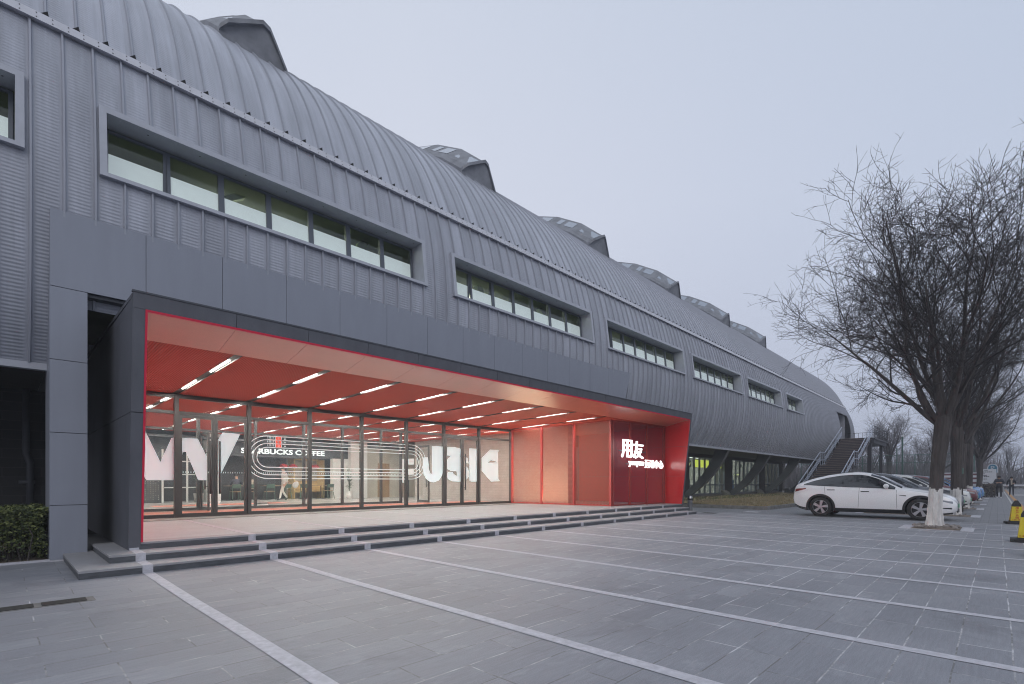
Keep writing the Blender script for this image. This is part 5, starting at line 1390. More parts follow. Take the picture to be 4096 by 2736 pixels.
# tree pits
PX = [(17.42, 18.9)] + [(24.4 + 6.8 * k, 25.95 + 6.8 * k) for k in range(7)]
for k, (xa, xb) in enumerate(PX):
    y0, y1 = .44, (1.98 if k == 0 else 4.2)
    t = thing('tree_pit', ['first', 'second', 'third', 'fourth', 'fifth', 'sixth', 'seventh', 'eighth'][k] + ' soil pit of the tree row with pale stone ends, counted from the plaza', 'tree pit', ((xa + xb) / 2, (y0 + y1) / 2, 0), 0, 'soil pits of the tree row')
    hx, hy = (xb - xa) / 2, (y1 - y0) / 2
    b = MB(); b.box(-hx, hx, -hy, -hy + .26, 0, .012); b.box(-hx, hx, hy - .26, hy, 0, .012); b.box(-hx, -hx + .035, -hy + .26, hy - .26, 0, .014); b.box(hx - .035, hx, -hy + .26, hy - .26, 0, .014)
    b.build('stone_edge', M['inlay'], t)
    b = MB(); n = 14; rg = random.Random(k)
    hh = [[.01 + .05 * math.sin(math.pi * i / n) * math.sin(math.pi * j / n) + .015 * rg.random() for j in range(n + 1)] for i in range(n + 1)]
    for i in range(n):
        for j in range(n):
            P = lambda a, c: (-hx + .04 + (2 * hx - .08) * a / n, -hy + .262 + (2 * hy - .524) * c / n, hh[a][c])
            b.face([P(i, j), P(i + 1, j), P(i + 1, j + 1), P(i, j + 1)])
    b.build('soil', M['soil'], t)
    b = MB()
    for q in range(50 if k == 0 else 20):
        x, y, r = rg.uniform(-hx + .1, hx - .1), rg.uniform(-hy + .3, hy - .3), rg.uniform(.02, .06)
        if k == 0 and q < 30:
            a = rg.random() * 6.28; x, y = .12 + .42 * math.cos(a) * rg.uniform(.9, 1.3), .04 + .36 * math.sin(a) * rg.uniform(.9, 1.3); r = rg.uniform(.04, .075)
        b.lathe([(0, .02), (r, .03), (r * .9, .03 + r * .6), (r * .4, .03 + r * .9), (0, .03 + r)], 6, (x, y, .02))
    o = b.build('stones', M['stone'], t); o['kind'] = 'stuff'
# young tree stake with a green band between the cars
t = thing('wrapped_pole', 'thin grey pole wrapped with a green band between the tree trunks', 'pole', (28.6, 1.14, 0))
b = MB(); b.tube([(0, 0, 0), (.01, 0, 2.0), (0, .02, 4.2)], [.105, .095, .07], 10); b.build('pole', M['bark'], t, True)
b = MB(); b.tube([(.008, 0, 1.62), (.009, 0, 1.88)], .112, 12); b.build('green_band', M['green'], t)

# trees beyond the court and along the road
far1 = bare_tree(5, 10.4, 5, (.15, .5), (8, 6, 5, 0), 3.6, .17)
far2 = bare_tree(8, 8.8, 6, (.25, .8), (8, 6, 5, 0), 2.6, .15)
rg = random.Random(4)
F1 = make_tree('background_tree', 'slender bare background tree right behind the head of the outdoor stair', (72, 9.0, 0), far1, 0, 'background trees beyond the court', 'bark', 'twig_hazed', True, 1.5)
F2 = make_tree('background_tree', 'bushy bare background tree behind the court fence', (74, 4.8, 0), far2, 0, 'background trees beyond the court', 'bark', 'twig_hazed', True, 1.5)
spots = []
for row, x in enumerate((80, 91, 104)):
    y = 22 - row
    while y > 3.0:
        spots.append((x + rg.uniform(-3, 3), y)); y -= rg.uniform(3.4, 5.6)
rowname = ['nearest', 'middle', 'farthest']
cnt = {}
for i, (x, y) in enumerate(spots):
    rw = 0 if x < 85 else 1 if x < 97 else 2
    cnt[rw] = cnt.get(rw, 0) + 1
    s = rg.uniform(.75, 1.05)
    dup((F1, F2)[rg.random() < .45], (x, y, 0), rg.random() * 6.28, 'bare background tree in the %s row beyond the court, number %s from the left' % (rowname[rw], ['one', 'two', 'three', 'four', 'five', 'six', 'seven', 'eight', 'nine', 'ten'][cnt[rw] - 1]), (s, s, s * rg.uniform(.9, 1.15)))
rs = [(52, -8.5), (60, -9), (68, -8.6), (77, -9.2), (86, -8.8), (96, -9), (108, -8), (120, -5.5), (125, -1.5), (122, 1.8)]
for i, (x, y) in enumerate(rs):
    s = rg.uniform(.95, 1.25)
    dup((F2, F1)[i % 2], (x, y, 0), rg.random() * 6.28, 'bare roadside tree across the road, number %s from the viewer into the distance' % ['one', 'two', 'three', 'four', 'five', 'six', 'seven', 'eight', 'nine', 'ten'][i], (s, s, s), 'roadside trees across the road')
# thicket that closes the view
b = MB(); rg = random.Random(12)
for i in range(9000):
    x = rg.uniform(84, 132); y = rg.uniform(-14, 34)
    if -8.0 < y < -.2 and x < 118: continue
    h = rg.uniform(.8, 3.6) * (1 if rg.random() < .8 else 1.4); a = rg.random() * 6.28; lx, ly = rg.uniform(-.8, .8), rg.uniform(-.8, .8)
    w_ = rg.uniform(.03, .10); dx, dy = w_ * math.cos(a), w_ * math.sin(a); z0 = rg.uniform(0, 1.6)
    b.face([(x - dx, y - dy, z0), (x + dx, y + dy, z0), (x + lx + dx * .3, y + ly + dy * .3, z0 + h), (x + lx - dx * .3, y + ly - dy * .3, z0 + h)])
    b.face([(x - dy, y + dx, z0), (x + dy, y - dx, z0), (x + ly + dy * .3, y + lx - dx * .3, z0 + h * .9), (x + ly - dy * .3, y + lx + dx * .3, z0 + h * .9)])
o = b.build('far_thicket', M['twig_hazed']); tag(o, kind='stuff')
def hedge(name, label, x0, x1, y0, y1, h, n, mats, seed, leaf=.05, stems=True):
    t = thing(name, label, 'hedge', ((x0 + x1) / 2, (y0 + y1) / 2, 0)); cx_, cy_ = (x0 + x1) / 2, (y0 + y1) / 2
    rg = random.Random(seed); b = MB()
    for i in range(n):
        x, y, z = rg.uniform(x0, x1), rg.uniform(y0, y1), h * (rg.random() ** .55)
        if rg.random() < .6:
            f = rg.randrange(3)
            if f == 0: z = h * rg.uniform(.9, 1.03)
            elif f == 1: y = y0 + rg.uniform(-.03, .10)
            else: x = x1 - rg.uniform(-.02, .08)
        if z < h * .25 and rg.random() < .6: continue
        x += .04 * math.sin(z * 9 + y * 5); 
        u = Vector((rg.gauss(0, 1), rg.gauss(0, 1), rg.gauss(0, .7))).normalized(); v = u.orthogonal().normalized(); l = leaf * rg.uniform(.6, 1.2)
        p = Vector((x - cx_, y - cy_, z)); q = p + u * l * .5 + v * l * .28; r_ = p + u * l; s = p + u * l * .5 - v * l * .28
        b.face([p, q, r_, s], 1 if rg.random() < .3 + .3 * z / h else 0)
    b.build('foliage', mats, t)
    b = MB()
    for i in range(int((x1 - x0) * (y1 - y0) * 22) if stems else 0):
        x, y = rg.uniform(x0, x1) - cx_, rg.uniform(y0, y1) - cy_
        b.tube([(x, y, 0), (x + rg.uniform(-.1, .1), y + rg.uniform(-.1, .1), h * .5), (x + rg.uniform(-.2, .2), y + rg.uniform(-.2, .2), h * .95)], [.012, .008, .004], 4, 0, False)
    if b.v: b.build('stem', M['bark'], t)
hedge('clipped_hedge', 'clipped green hedge beside the portal leg at the left edge', -2.6, .47, 11.2, 12.7, .86, 22000, [M['leaf_a'], M['leaf_b']], 6, .06)
hedge('dry_hedge', 'low brown dry hedge beside the far parked cars and the walking people', 56, 64, .1, .9, 1.05, 5000, [M['dryhedge'], M['bark']], 7, .16)
b = MB(); b.face([(-5, 11.1, .01), (.53, 11.1, .01), (.53, 15, .01), (-5, 15, .01)]); o = b.build('planting_soil', M['soil']); o['kind'] = 'structure'

# ================================================================== CARS
# x runs from nose (0) to tail (L); built nose towards -X, then turned
def car_tables(kind):
    if kind == 'hatch':
        return dict(L=4.75, W=1.92, wb=(.90, 3.79), R=.362,
            roof=[(0, .64), (.05, .74), (.2, .85), (.4, .925), (.7, .99), (1.0, 1.035), (1.36, 1.09), (1.7, 1.285), (2.05, 1.495), (2.35, 1.61), (2.6, 1.65), (2.85, 1.652), (3.2, 1.62), (3.6, 1.55), (4.0, 1.455), (4.35, 1.34), (4.6, 1.235), (4.66, 1.20), (4.70, 1.07), (4.75, .85)],
            belt=[(0, .58), (.2, .77), (.6, .89), (1.0, .95), (1.4, 1.0), (2.0, 1.05), (3.0, 1.085), (3.8, 1.125), (4.3, 1.155), (4.62, 1.15), (4.70, 1.02), (4.75, .76)],
            bot=[(0, .34), (.1, .24), (.4, .20), (4.2, .20), (4.5, .26), (4.7, .36), (4.75, .5)],
            wid=[(0, .60), (.05, .72), (.16, .83), (.4, .90), (.8, .935), (1.3, .95), (2.4, .96), (3.6, .96), (4.1, .935), (4.45, .875), (4.65, .79), (4.75, .70)],
            wr=[(0, .36), (.3, .60), (1.0, .72), (1.4, .74), (2.0, .66), (2.5, .61), (3.5, .60), (4.2, .62), (4.6, .66), (4.75, .56)],
            win0=1.62, win1=4.28)
    return dict(L=4.55, W=1.84, wb=(.86, 3.56), R=.345,
            roof=[(0, .66), (.05, .84), (.25, .92), (.6, .98), (1.0, 1.03), (1.25, 1.08), (1.6, 1.32), (1.9, 1.50), (2.2, 1.60), (2.7, 1.65), (3.3, 1.64), (3.9, 1.58), (4.2, 1.48), (4.4, 1.25), (4.5, 1.05), (4.55, .85)],
            belt=[(0, .60), (.1, .78), (.6, .88), (1.2, .96), (2.0, 1.0), (3.4, 1.04), (4.2, 1.06), (4.5, .98), (4.55, .80)],
            bot=[(0, .36), (.1, .26), (.4, .22), (4.1, .22), (4.4, .30), (4.55, .45)],
            wid=[(0, .58), (.06, .70), (.2, .80), (.5, .87), (1.0, .905), (2.3, .92), (3.6, .915), (4.2, .88), (4.55, .76)],
            wr=[(0, .46), (.3, .66), (1.0, .72), (1.3, .74), (1.9, .66), (2.5, .62), (3.8, .62), (4.3, .62), (4.55, .58)],
            win0=1.5, win1=4.15)
def make_car(kind, paint, label, loc, rz, cat='car'):
    T = car_tables(kind); L = T['L']; R0 = T['R']
    def sec(x):
        zr, zb, z0, w_, wr = (lerp_tab(x, T[k]) for k in ('roof', 'belt', 'bot', 'wid', 'wr'))
        zb = min(zb, zr - .05); ws = w_ * .955
        gh = max(0.0, zr - zb - .05)
        pts = [(w_ * .80, z0), (w_ * .93, z0 + .05), (w_ * .985, z0 + .16), (w_, z0 + .55 * (zb - z0)), (w_ * .99, zb - .10), (ws, zb - .012)]
        wr = min(wr, ws - .01)
        for t in (.15, .4, .7, .92):
            pts.append((ws + (wr - ws) * (t ** 1.15), zb + (zr - .05 - zb) * t))
        pts += [(wr * .90, zr - .022), (wr * .62, zr - .006), (0, zr)]
        return pts
    def side_y(x, z):
        p = sec(x)
        for (ya, za), (yb, zb_) in zip(p, p[1:]):
            if za <= z <= zb_ and zb_ > za: return ya + (yb - ya) * (z - za) / (zb_ - za)
        return p[0][0] if z < p[0][1] else 0
    t = thing('parked_car', label, cat, loc, rz)
    H2 = L / 2
    st_ = sorted(set([0, .02, .05, .1, .18, .3, .45, .6, .8] + [1.0 + .12 * k for k in range(int((L - 1.3) / .12))] + [L - .3, L - .2, L - .12, L - .06, L - .02, L]))
    b = MB(); rings = []
    for x in st_:
        p = sec(x); rings.append([(x - H2, -y, z) for y, z in p] + [(x - H2, y, z) for y, z in reversed(p[:-1])])
    m = len(rings[0]); vs = [v for r_ in rings for v in r_]; fs = []
    for i in range(len(rings) - 1):
        for k in range(m - 1): fs.append((i * m + k, i * m + k + 1, (i + 1) * m + k + 1, (i + 1) * m + k))
        fs.append((i * m + m - 1, i * m, (i + 1) * m, (i + 1) * m + m - 1))
    fs.append(tuple(range(m - 1, -1, -1))); fs.append(tuple((len(rings) - 1) * m + k for k in range(m)))
    b.add(vs, fs); body = b.build('body', M[paint], t)
    bm = bmesh.new(); bm.from_mesh(body.data); bmesh.ops.recalc_face_normals(bm, faces=bm.faces); bm.to_mesh(body.data); bm.free()
    # wheel wells
    c = MB()
    for wx in T['wb']: c.lathe([(0, -1.2), (R0 + .055, -1.2), (R0 + .055, 1.2), (0, 1.2)], 36, (wx - H2, 0, R0), 'Y')
    cut = c.build('cutter', M['car_black'])
    bm = bmesh.new(); bm.from_mesh(cut.data); bmesh.ops.remove_doubles(bm, verts=bm.verts, dist=1e-5); bmesh.ops.recalc_face_normals(bm, faces=bm.faces); bm.to_mesh(cut.data); bm.free()
    body.data.materials.append(M['car_black'])
    cut.data.materials.clear(); cut.data.materials.append(M[paint]); cut.data.materials.append(M['car_black'])
    cut.data.polygons.foreach_set('material_index', [1] * len(cut.data.polygons))
    md = body.modifiers.new('wells', 'BOOLEAN'); md.operation = 'DIFFERENCE'; md.object = cut; md.solver = 'EXACT'
    par = body.parent; body.parent = None
    dg = bpy.context.evaluated_depsgraph_get(); me = bpy.data.meshes.new_from_object(body.evaluated_get(dg))
    body.modifiers.clear(); body.data = me; body.parent = par; bpy.data.objects.remove(cut)
    smooth_by_angle(body, 32)
    def patch(name, mt, up, lo, x0, x1, n=14, off=.012, nz_=5, th=0):
        for s in (-1, 1):
            b = MB()
            for i in range(n):
                xa, xb = x0 + (x1 - x0) * i / n, x0 + (x1 - x0) * (i + 1) / n
                for k in range(nz_):
                    q = []
                    for x, kk in ((xa, k), (xb, k), (xb, k + 1), (xa, k + 1)):
                        z = lo(x) + (up(x) - lo(x)) * kk / nz_; q.append((x - H2, s * (side_y(x, z) + off), z))
                    b.face(q)
            b.build(name, M[mt], t, True)
    zr = lambda x: lerp_tab(x, T['roof']); zb = lambda x: lerp_tab(x, T['belt'])
    w0, w1 = T['win0'], T['win1']; bp = 2.62 if kind == 'hatch' else 2.45
    top = lambda x: zr(x) - .135 - .03 * max(0, (x - 3.6)); lo = lambda x: min(zb(x) + .035, top(x) - .003)
    patch('side_window', 'car_glass', lambda x: top(x) + .03, lambda x: min(zb(x) + .015, top(x)), w0 - .05, w1 + .08, 40, .012)
    patch('window', 'car_glass', top, lo, w0 + .06, bp - .05, 20, .018); patch('window', 'car_glass', top, lo, bp + .05, w1 - .28, 20, .018)
    # windscreen, rear window
    def cap(name, x0, x1, i0, mt, off=.006):
        b = MB(); n = 8
        for i in range(n):
            A_, B_ = sec(x0 + (x1 - x0) * i / n), sec(x0 + (x1 - x0) * (i + 1) / n)
            xa, xb = x0 + (x1 - x0) * i / n - H2, x0 + (x1 - x0) * (i + 1) / n - H2
            for s in (-1, 1):
                for k in range(i0, len(A_) - 1):
                    b.face([(xa, s * A_[k][0], A_[k][1] + off), (xb, s * B_[k][0], B_[k][1] + off), (xb, s * B_[k + 1][0], B_[k + 1][1] + off), (xa, s * A_[k + 1][0], A_[k + 1][1] + off)])
        b.build(name, M[mt], t, True)
    cap('windscreen', w0 - .22, 2.28 if kind == 'hatch' else 2.0, 9, 'car_shield'); cap('roof_glass', 2.42 if kind == 'hatch' else 2.2, 3.5, 10, 'car_glass'); cap('rear_window', 3.75, 4.45 if kind == 'hatch' else 4.3, 10, 'car_glass')
    # dark sills, arch lips
    a0, a1 = T['wb'][0] + R0 + .05, T['wb'][1] - R0 - .05
    zb0 = lambda x: lerp_tab(x, T['bot'])
    patch('sill', 'car_black', lambda x: zb0(x) + .14, lambda x: zb0(x) + .0, a0, a1, 10, .012, 3)
    patch('rear_skirt', 'car_black', lambda x: zb0(x) + .10, lambda x: zb0(x), T['wb'][1] + R0 + .06, L - .06, 6, .012, 3)
    patch('front_skirt', 'car_black', lambda x: zb0(x) + .05, lambda x: zb0(x), .1, T['wb'][0] - R0 - .06, 6, .010, 3)
    for wx in T['wb']:
        for s in (-1, 1):
            b = MB(); n = 26
            for i in range(n):
                q = []
                for a_, r_ in ((i, R0 + .05), (i + 1, R0 + .05), (i + 1, R0 + .115), (i, R0 + .115)):
                    th = -.25 + (math.pi + .5) * a_ / n; x = wx + r_ * math.cos(th); z = R0 + r_ * math.sin(th)
                    z = max(z, zb0(min(max(x, 0), L)) + .005)
                    q.append((x - H2, s * (max(side_y(min(max(x, .01), L - .01), z), side_y(wx, R0 + .3) - .05) + .014), z))
                b.face(q)
            b.build('arch_lip', M['car_black'], t, True)
    # seams
    b = MB()
    for s in (-1, 1):
        for xx, z0, z1, sl in ((bp, zb0(2) + .15, zb(2) + .02, .05), (1.52 if kind == 'hatch' else 1.38, zb0(1.5) + .15, zb(1.5), -.02), (3.62 if kind == 'hatch' else 3.45, .72, zb(3.6), -.10)):
            for k in range(8):
                za, zc = z0 + (z1 - z0) * k / 8, z0 + (z1 - z0) * (k + 1) / 8
                xa, xc = xx - sl * (za - z0), xx - sl * (zc - z0)
                b.face([(xa - .004 - H2, s * (side_y(xa, za) + .003), za), (xa + .004 - H2, s * (side_y(xa, za) + .003), za), (xc + .004 - H2, s * (side_y(xc, zc) + .003), zc), (xc - .004 - H2, s * (side_y(xc, zc) + .003), zc)])
    b.build('door_seam', M['car_black'], t)
    for s in (-1, 1):
        for hx in (2.42 if kind == 'hatch' else 2.25, 3.45 if kind == 'hatch' else 3.25):
            b = MB(); z = zb(hx) - .115; y = side_y(hx, z)
            b.box(hx - .12 - H2, hx + .12 - H2, min(s * (y - .01), s * (y + .012)), max(s * (y - .01), s * (y + .012)), z - .014, z + .014); b.build('door_handle', M['car_black'], t)
        mx_ = w0 + .18; y = side_y(mx_, zb(mx_)); b = MB()
        b.lathe([(0, -.09), (.05, -.085), (.08, -.02), (.075, .05), (.05, .08), (0, .085)], 12, (mx_ - H2, s * (y + .16), zb(mx_) + .11), 'Y'); b.hexa([(mx_ - .04 - H2, s * (y - .01), zb(mx_) + .0), (mx_ + .05 - H2, s * (y - .01), zb(mx_) + .0), (mx_ + .05 - H2, s * (y + .14), zb(mx_) + .05), (mx_ - .04 - H2, s * (y + .14), zb(mx_) + .05), (mx_ - .04 - H2, s * (y - .01), zb(mx_) + .04), (mx_ + .05 - H2, s * (y - .01), zb(mx_) + .04), (mx_ + .05 - H2, s * (y + .14), zb(mx_) + .08), (mx_ - .04 - H2, s * (y + .14), zb(mx_) + .08)])
        b.build('wing_mirror', M[paint], t, True)
        def lamp(name, mt, xa, xb, za, zc, zd, ze):
            b = MB(); n = 8
            for i in range(n):
                x_, xn = xa + (xb - xa) * i / n, xa + (xb - xa) * (i + 1) / n; f0, f1 = i / n, (i + 1) / n
                for k in range(3):
                    q = []
                    for x, f, kk in ((x_, f0, k), (xn, f1, k), (xn, f1, k + 1), (x_, f0, k + 1)):
                        lo_, up_ = za + (zd - za) * f, zc + (ze - zc) * f; z = lo_ + (up_ - lo_) * kk / 3
                        q.append((x - H2, s * (side_y(x, z) + .007), z))
                    b.face(q)
            b.build(name, M[mt], t, True)
        dz = .02 if kind != 'hatch' else -.04
        lamp('headlight', 'lamp_clear', .10, .62, .62 + dz, .69 + dz, .76 + dz, .78 + dz)
        tz = .09 if kind == 'hatch' else 0
        lamp('tail_light', 'lamp_red', L - .48, L - .03, .93 + tz, .965 + tz, .80 + tz, .93 + tz)
        lamp('fog_slot', 'car_black', .12, .42, .40, .45, .42, .44)
        if kind == 'hatch': lamp('side_camera', 'car_black', 1.28, 1.46, .80, .835, .825, .835)
    b = MB(); b.box(-.012 - H2, .02 - H2, -.42, .42, .28, .38); b.build('grille', M['car_black'], t)
    b = MB(); b.box(-.025 - H2, -.012 - H2, -.22, .22, .43, .56); b.build('number_plate', M['plate_green'], t)
    b = MB(); b.box(H2 - .01, H2 + .012, -.22, .22, .66, .80); b.build('number_plate', M['plate_green'], t)
    # wheels
    for wx in T['wb']:
        for s in (-1, 1):
            y = s * (T['W'] / 2 - .125)
            b = MB(); Rr = R0
            b.lathe([(Rr * .69, -.11), (Rr * .93, -.115), (Rr * .99, -.09), (Rr, -.05), (Rr, .05), (Rr * .99, .09), (Rr * .93, .115), (Rr * .69, .11)], 36, (0, 0, 0), 'Y')
            wh = b.build('wheel', M['tyre'], t, True, (wx - H2, y, R0))
            b = MB(); b.lathe([(Rr * .70, -.09 * s), (Rr * .70, .095 * s), (Rr * .66, .098 * s), (Rr * .64, .06 * s)], 36, (0, 0, 0), 'Y')
            for k in range(5):
                a = 6.283 * k / 5 + .3
                for da in (.0,):
                    u = Vector((math.cos(a), 0, math.sin(a))); v = Vector((math.cos(a + .16), 0, math.sin(a + .16))); n_ = Vector((-u.z, 0, u.x))
                    y0, y1 = .055 * s, .092 * s
                    p = [u * .03 - n_ * .028, u * .03 + n_ * .028, v * Rr * .67 + n_ * .062, v * Rr * .67 - n_ * .050]
                    b.hexa([q + Vector((0, y0, 0)) for q in p] + [q + Vector((0, y1, 0)) for q in p])
            b.lathe([(0, .10 * s), (.05, .098 * s), (.055, .05 * s)], 14, (0, 0, 0), 'Y')
            b.build('rim', M['rim'], wh)
            b = MB(); b.lathe([(0, .02 * s), (Rr * .69, .02 * s)], 24, (0, 0, 0), 'Y'); b.build('brake_disc', M['car_black'], wh)
    return t
RZ = R(90)      # nose (-X) turned towards -Y
make_car('hatch', 'car_white', 'white five door electric hatchback parked behind the big tree, nose to the pavement', (22.2, 3.3, 0), RZ)
make_car('hatch', 'car_grey', 'dark grey hatchback parked just beyond the white car', (27.5, 3.35, 0), RZ)
make_car('suv', 'car_cream', 'pale off white car with a rounded nose, third in the parked row', (30.4, 3.12, 0), RZ)
make_car('suv', 'car_maroon', 'maroon car, its dark red nose just beyond the pale car', (36.6, 3.02, 0), RZ)
make_car('suv', 'car_blue', 'nearer one of the two blue cars at the end of the parked row', (41.3, 2.95, 0), RZ)
make_car('suv', 'car_blue', 'farther one of the two blue cars at the end of the parked row', (46.4, 2.9, 0), RZ)

# ================================================================== PEOPLE
def person(label, loc, rz, J, cols, hair='short', scale=1.0, extra=None):
    """one continuous skinned figure. J: joint name -> (x, y, z), figure faces +Y, 1.75 m tall"""
    base = dict(pelvis=(0, 0, .95), waist=(0, 0, 1.08), chest=(0, .01, 1.28), neck=(0, .01, 1.47), head0=(0, .02, 1.55), head1=(0, .035, 1.63), head2=(0, .02, 1.72),
        hipL=(-.09, 0, .90), kneeL=(-.10, .02, .50), ankL=(-.10, -.01, .09), toeL=(-.11, .15, .04), hipR=(.09, 0, .90), kneeR=(.10, .02, .50), ankR=(.10, -.01, .09), toeR=(.11, .15, .04),
        shL=(-.19, 0, 1.42), elL=(-.25, -.02, 1.14), wrL=(-.25, .06, .90), shR=(.19, 0, 1.42), elR=(.25, -.02, 1.14), wrR=(.25, .06, .90))
    base.update(J)
    rad = dict(pelvis=.145, waist=.13, chest=.155, neck=.055, head0=.065, head1=.095, head2=.075, hipL=.095, kneeL=.065, ankL=.05, toeL=.035, hipR=.095, kneeR=.065, ankR=.05, toeR=.035, shL=.075, elL=.055, wrL=.032, shR=.075, elR=.055, wrR=.032)
    if cols.get('bulky'):
        for k in ('chest', 'waist'): rad[k] *= 1.12
        for k in ('shL', 'shR', 'elL', 'elR'): rad[k] *= 1.2
    names = list(base); idx = {n: i for i, n in enumerate(names)}
    V = [Vector(base[n]) for n in names]; Rr = [rad[n] for n in names]
    E = [('pelvis', 'waist'), ('waist', 'chest'), ('chest', 'neck'), ('neck', 'head0'), ('head0', 'head1'), ('head1', 'head2')]
    for s in 'LR': E += [('pelvis', 'hip' + s), ('hip' + s, 'knee' + s), ('knee' + s, 'ank' + s), ('ank' + s, 'toe' + s), ('chest', 'sh' + s), ('sh' + s, 'el' + s), ('el' + s, 'wr' + s)]
    E = [(idx[a], idx[c]) for a, c in E]
    for s, sx in (('L', -1), ('R', 1)):
        w_ = V[idx['wr' + s]]; d = (w_ - V[idx['el' + s]]).normalized(); side_ = d.cross(Vector((1, 0, 0)))
        if side_.length < .1: side_ = Vector((0, 0, 1))
        side_.normalize(); pal = len(V); V.append(w_ + d * .06); Rr.append(.030); E.append((idx['wr' + s], pal))
        curl = side_.cross(d) * (-sx)
        for q, (o, l) in enumerate(((.030, .075), (.010, .085), (-.010, .08), (-.028, .062))):
            a = len(V); V.append(w_ + d * .09 + side_ * o); Rr.append(.010); E.append((pal, a))
            V.append(w_ + d * (.09 + l * .6) + side_ * o + curl * .015); Rr.append(.009); E.append((a, a + 1))
            V.append(w_ + d * (.09 + l * .85) + side_ * o + curl * .045); Rr.append(.008); E.append((a + 1, a + 2))
        a = len(V); V.append(w_ + d * .045 + side_ * .045); Rr.append(.011); E.append((pal, a)); V.append(w_ + d * .09 + side_ * .06); Rr.append(.009); E.append((a, a + 1))
    me = bpy.data.meshes.new('body'); me.from_pydata([tuple(v) for v in V], E, []); ob = bpy.data.objects.new('body', me); COL.objects.link(ob)
    sk = ob.modifiers.new('skin', 'SKIN'); sk.use_smooth_shade = True
    for i, r_ in enumerate(Rr): me.skin_vertices[0].data[i].radius = (r_, r_ * .78 if names[i] in ('pelvis', 'waist', 'chest') else r_) if i < len(names) else (r_, r_)
    me.skin_vertices[0].data[0].use_root = True
    ss = ob.modifiers.new('sub', 'SUBSURF'); ss.levels = 1
    dg = bpy.context.evaluated_depsgraph_get(); nm = bpy.data.meshes.new_from_object(ob.evaluated_get(dg))
    bpy.data.objects.remove(ob)
    t = thing('person', label, 'person', loc, rz); t.scale = (scale,) * 3
    bo = bpy.data.objects.new('body', nm); COL.objects.link(bo); bo.parent = t
    nm.materials.clear()
    for m in (M['skin'], M[cols['top']], M[cols['legs']], M[cols['shoe']]): nm.materials.append(m)
    seg = [(a, c) for a, c in E]
    def near(p):
        best, bi = 9, 0
        for a, c in seg:
            A_, B_ = V[a], V[c]; ab = B_ - A_; u = max(0, min(1, (p - A_).dot(ab) / max(1e-9, ab.length_squared))); d = (p - A_ - ab * u).length
            if d < best: best, bi, bu = d, (a, c), u
        return bi, bu
    nn = len(names); mi = []
    for pl in nm.polygons:
        (a, c), u = near(pl.center); na = names[a] if a < nn else 'hand'; nc = names[c] if c < nn else 'hand'
        if na[:4] == 'head' or na == 'neck' or nc == 'hand' or (na[:2] == 'el' and u > .88): mi.append(0)
        elif na[:3] == 'ank' or (na[:4] == 'knee' and u > .93): mi.append(3)
        elif na[:3] == 'hip' or na[:4] == 'knee' or (na == 'pelvis' and nc[:3] == 'hip'): mi.append(2)
        else: mi.append(1)
    nm.polygons.foreach_set('material_index', mi); nm.polygons.foreach_set('use_smooth', [True] * len(mi)); nm.update()
    h1 = Vector(base['head1']); hd = (h1 - Vector(base['head0'])).normalized(); fw = Vector(cols.get('face', (0, 1, 0))).normalized()
    sdv = fw.cross(hd).normalized()
    b = MB()
    for i in range(7):
        for k in range(14):
            q = []
            for ii, kk in ((i, k), (i + 1, k), (i + 1, k + 1), (i, k + 1)):
                th = (math.pi * .62) * ii / 7; ph = 2 * math.pi * kk / 14
                dd = hd * math.cos(th) + (sdv * math.cos(ph) + fw * math.sin(ph)) * math.sin(th)
                lim = 1.0 if dd.dot(fw) < .45 else .80
                q.append(h1 + hd * .02 - fw * .012 + Vector(dd) * .112 * lim)
            b.face(q)
    b.build('hair', M['hair'], t, True)
    b = MB()
    for s in (-1, 1):
        c_ = h1 + fw * .088 + sdv * .032 * s - hd * .002; b.lathe([(0, -.008), (.011, -.004), (.013, .002), (0, .006)], 8, tuple(c_))
    b.build('eyes', M['hair'], t)
    b = MB(); c_ = h1 + fw * .095 - hd * .03; b.hexa([c_ + sdv * x + fw * y + hd * z for x, y, z in ((-.015, -.01, -.012), (.015, -.01, -.012), (.013, .016, -.012), (-.013, .016, -.012), (-.008, -.01, .04), (.008, -.01, .04), (.006, .004, .04), (-.006, .004, .04))]); b.build('nose', M['skin'], t)
    if extra: extra(t)
    return t
walk = dict(hipL=(-.09, .0, .90), kneeL=(-.10, .16, .52), ankL=(-.10, .24, .10), toeL=(-.11, .40, .06), hipR=(.09, 0, .90), kneeR=(.10, .03, .50), ankR=(.10, -.22, .13), toeR=(.11, -.10, .04))
def phone(t):
    pass
J1 = dict(walk); J1.update(elL=(-.28, .02, 1.16), wrL=(-.12, .24, 1.20), elR=(.28, .02, 1.16), wrR=(.12, .24, 1.20), head1=(0, .06, 1.62), head2=(0, .06, 1.71))
P1_ = person('person in dark jacket and black trousers walking towards the viewer looking at the hands', (53.2, -.10, 0), R(90), J1, dict(top='cloth_dark', legs='cloth_black', shoe='shoe_white', bulky=1, face=(0, 1, -.25)))
b = MB(); b.box(-.035, .035, .33, .34, 1.20, 1.34); o = b.build('phone', M['rubber'], None, False, (53.2, -.10, 0)); o.rotation_euler = (0, 0, R(90)); tag(o, 'dark phone held in both hands by the person in the dark jacket', 'phone')
J2 = dict(walk); J2.update(elL=(-.27, .0, 1.15), wrL=(-.16, .20, 1.14), elR=(.28, -.05, 1.16), wrR=(.30, .05, .92))
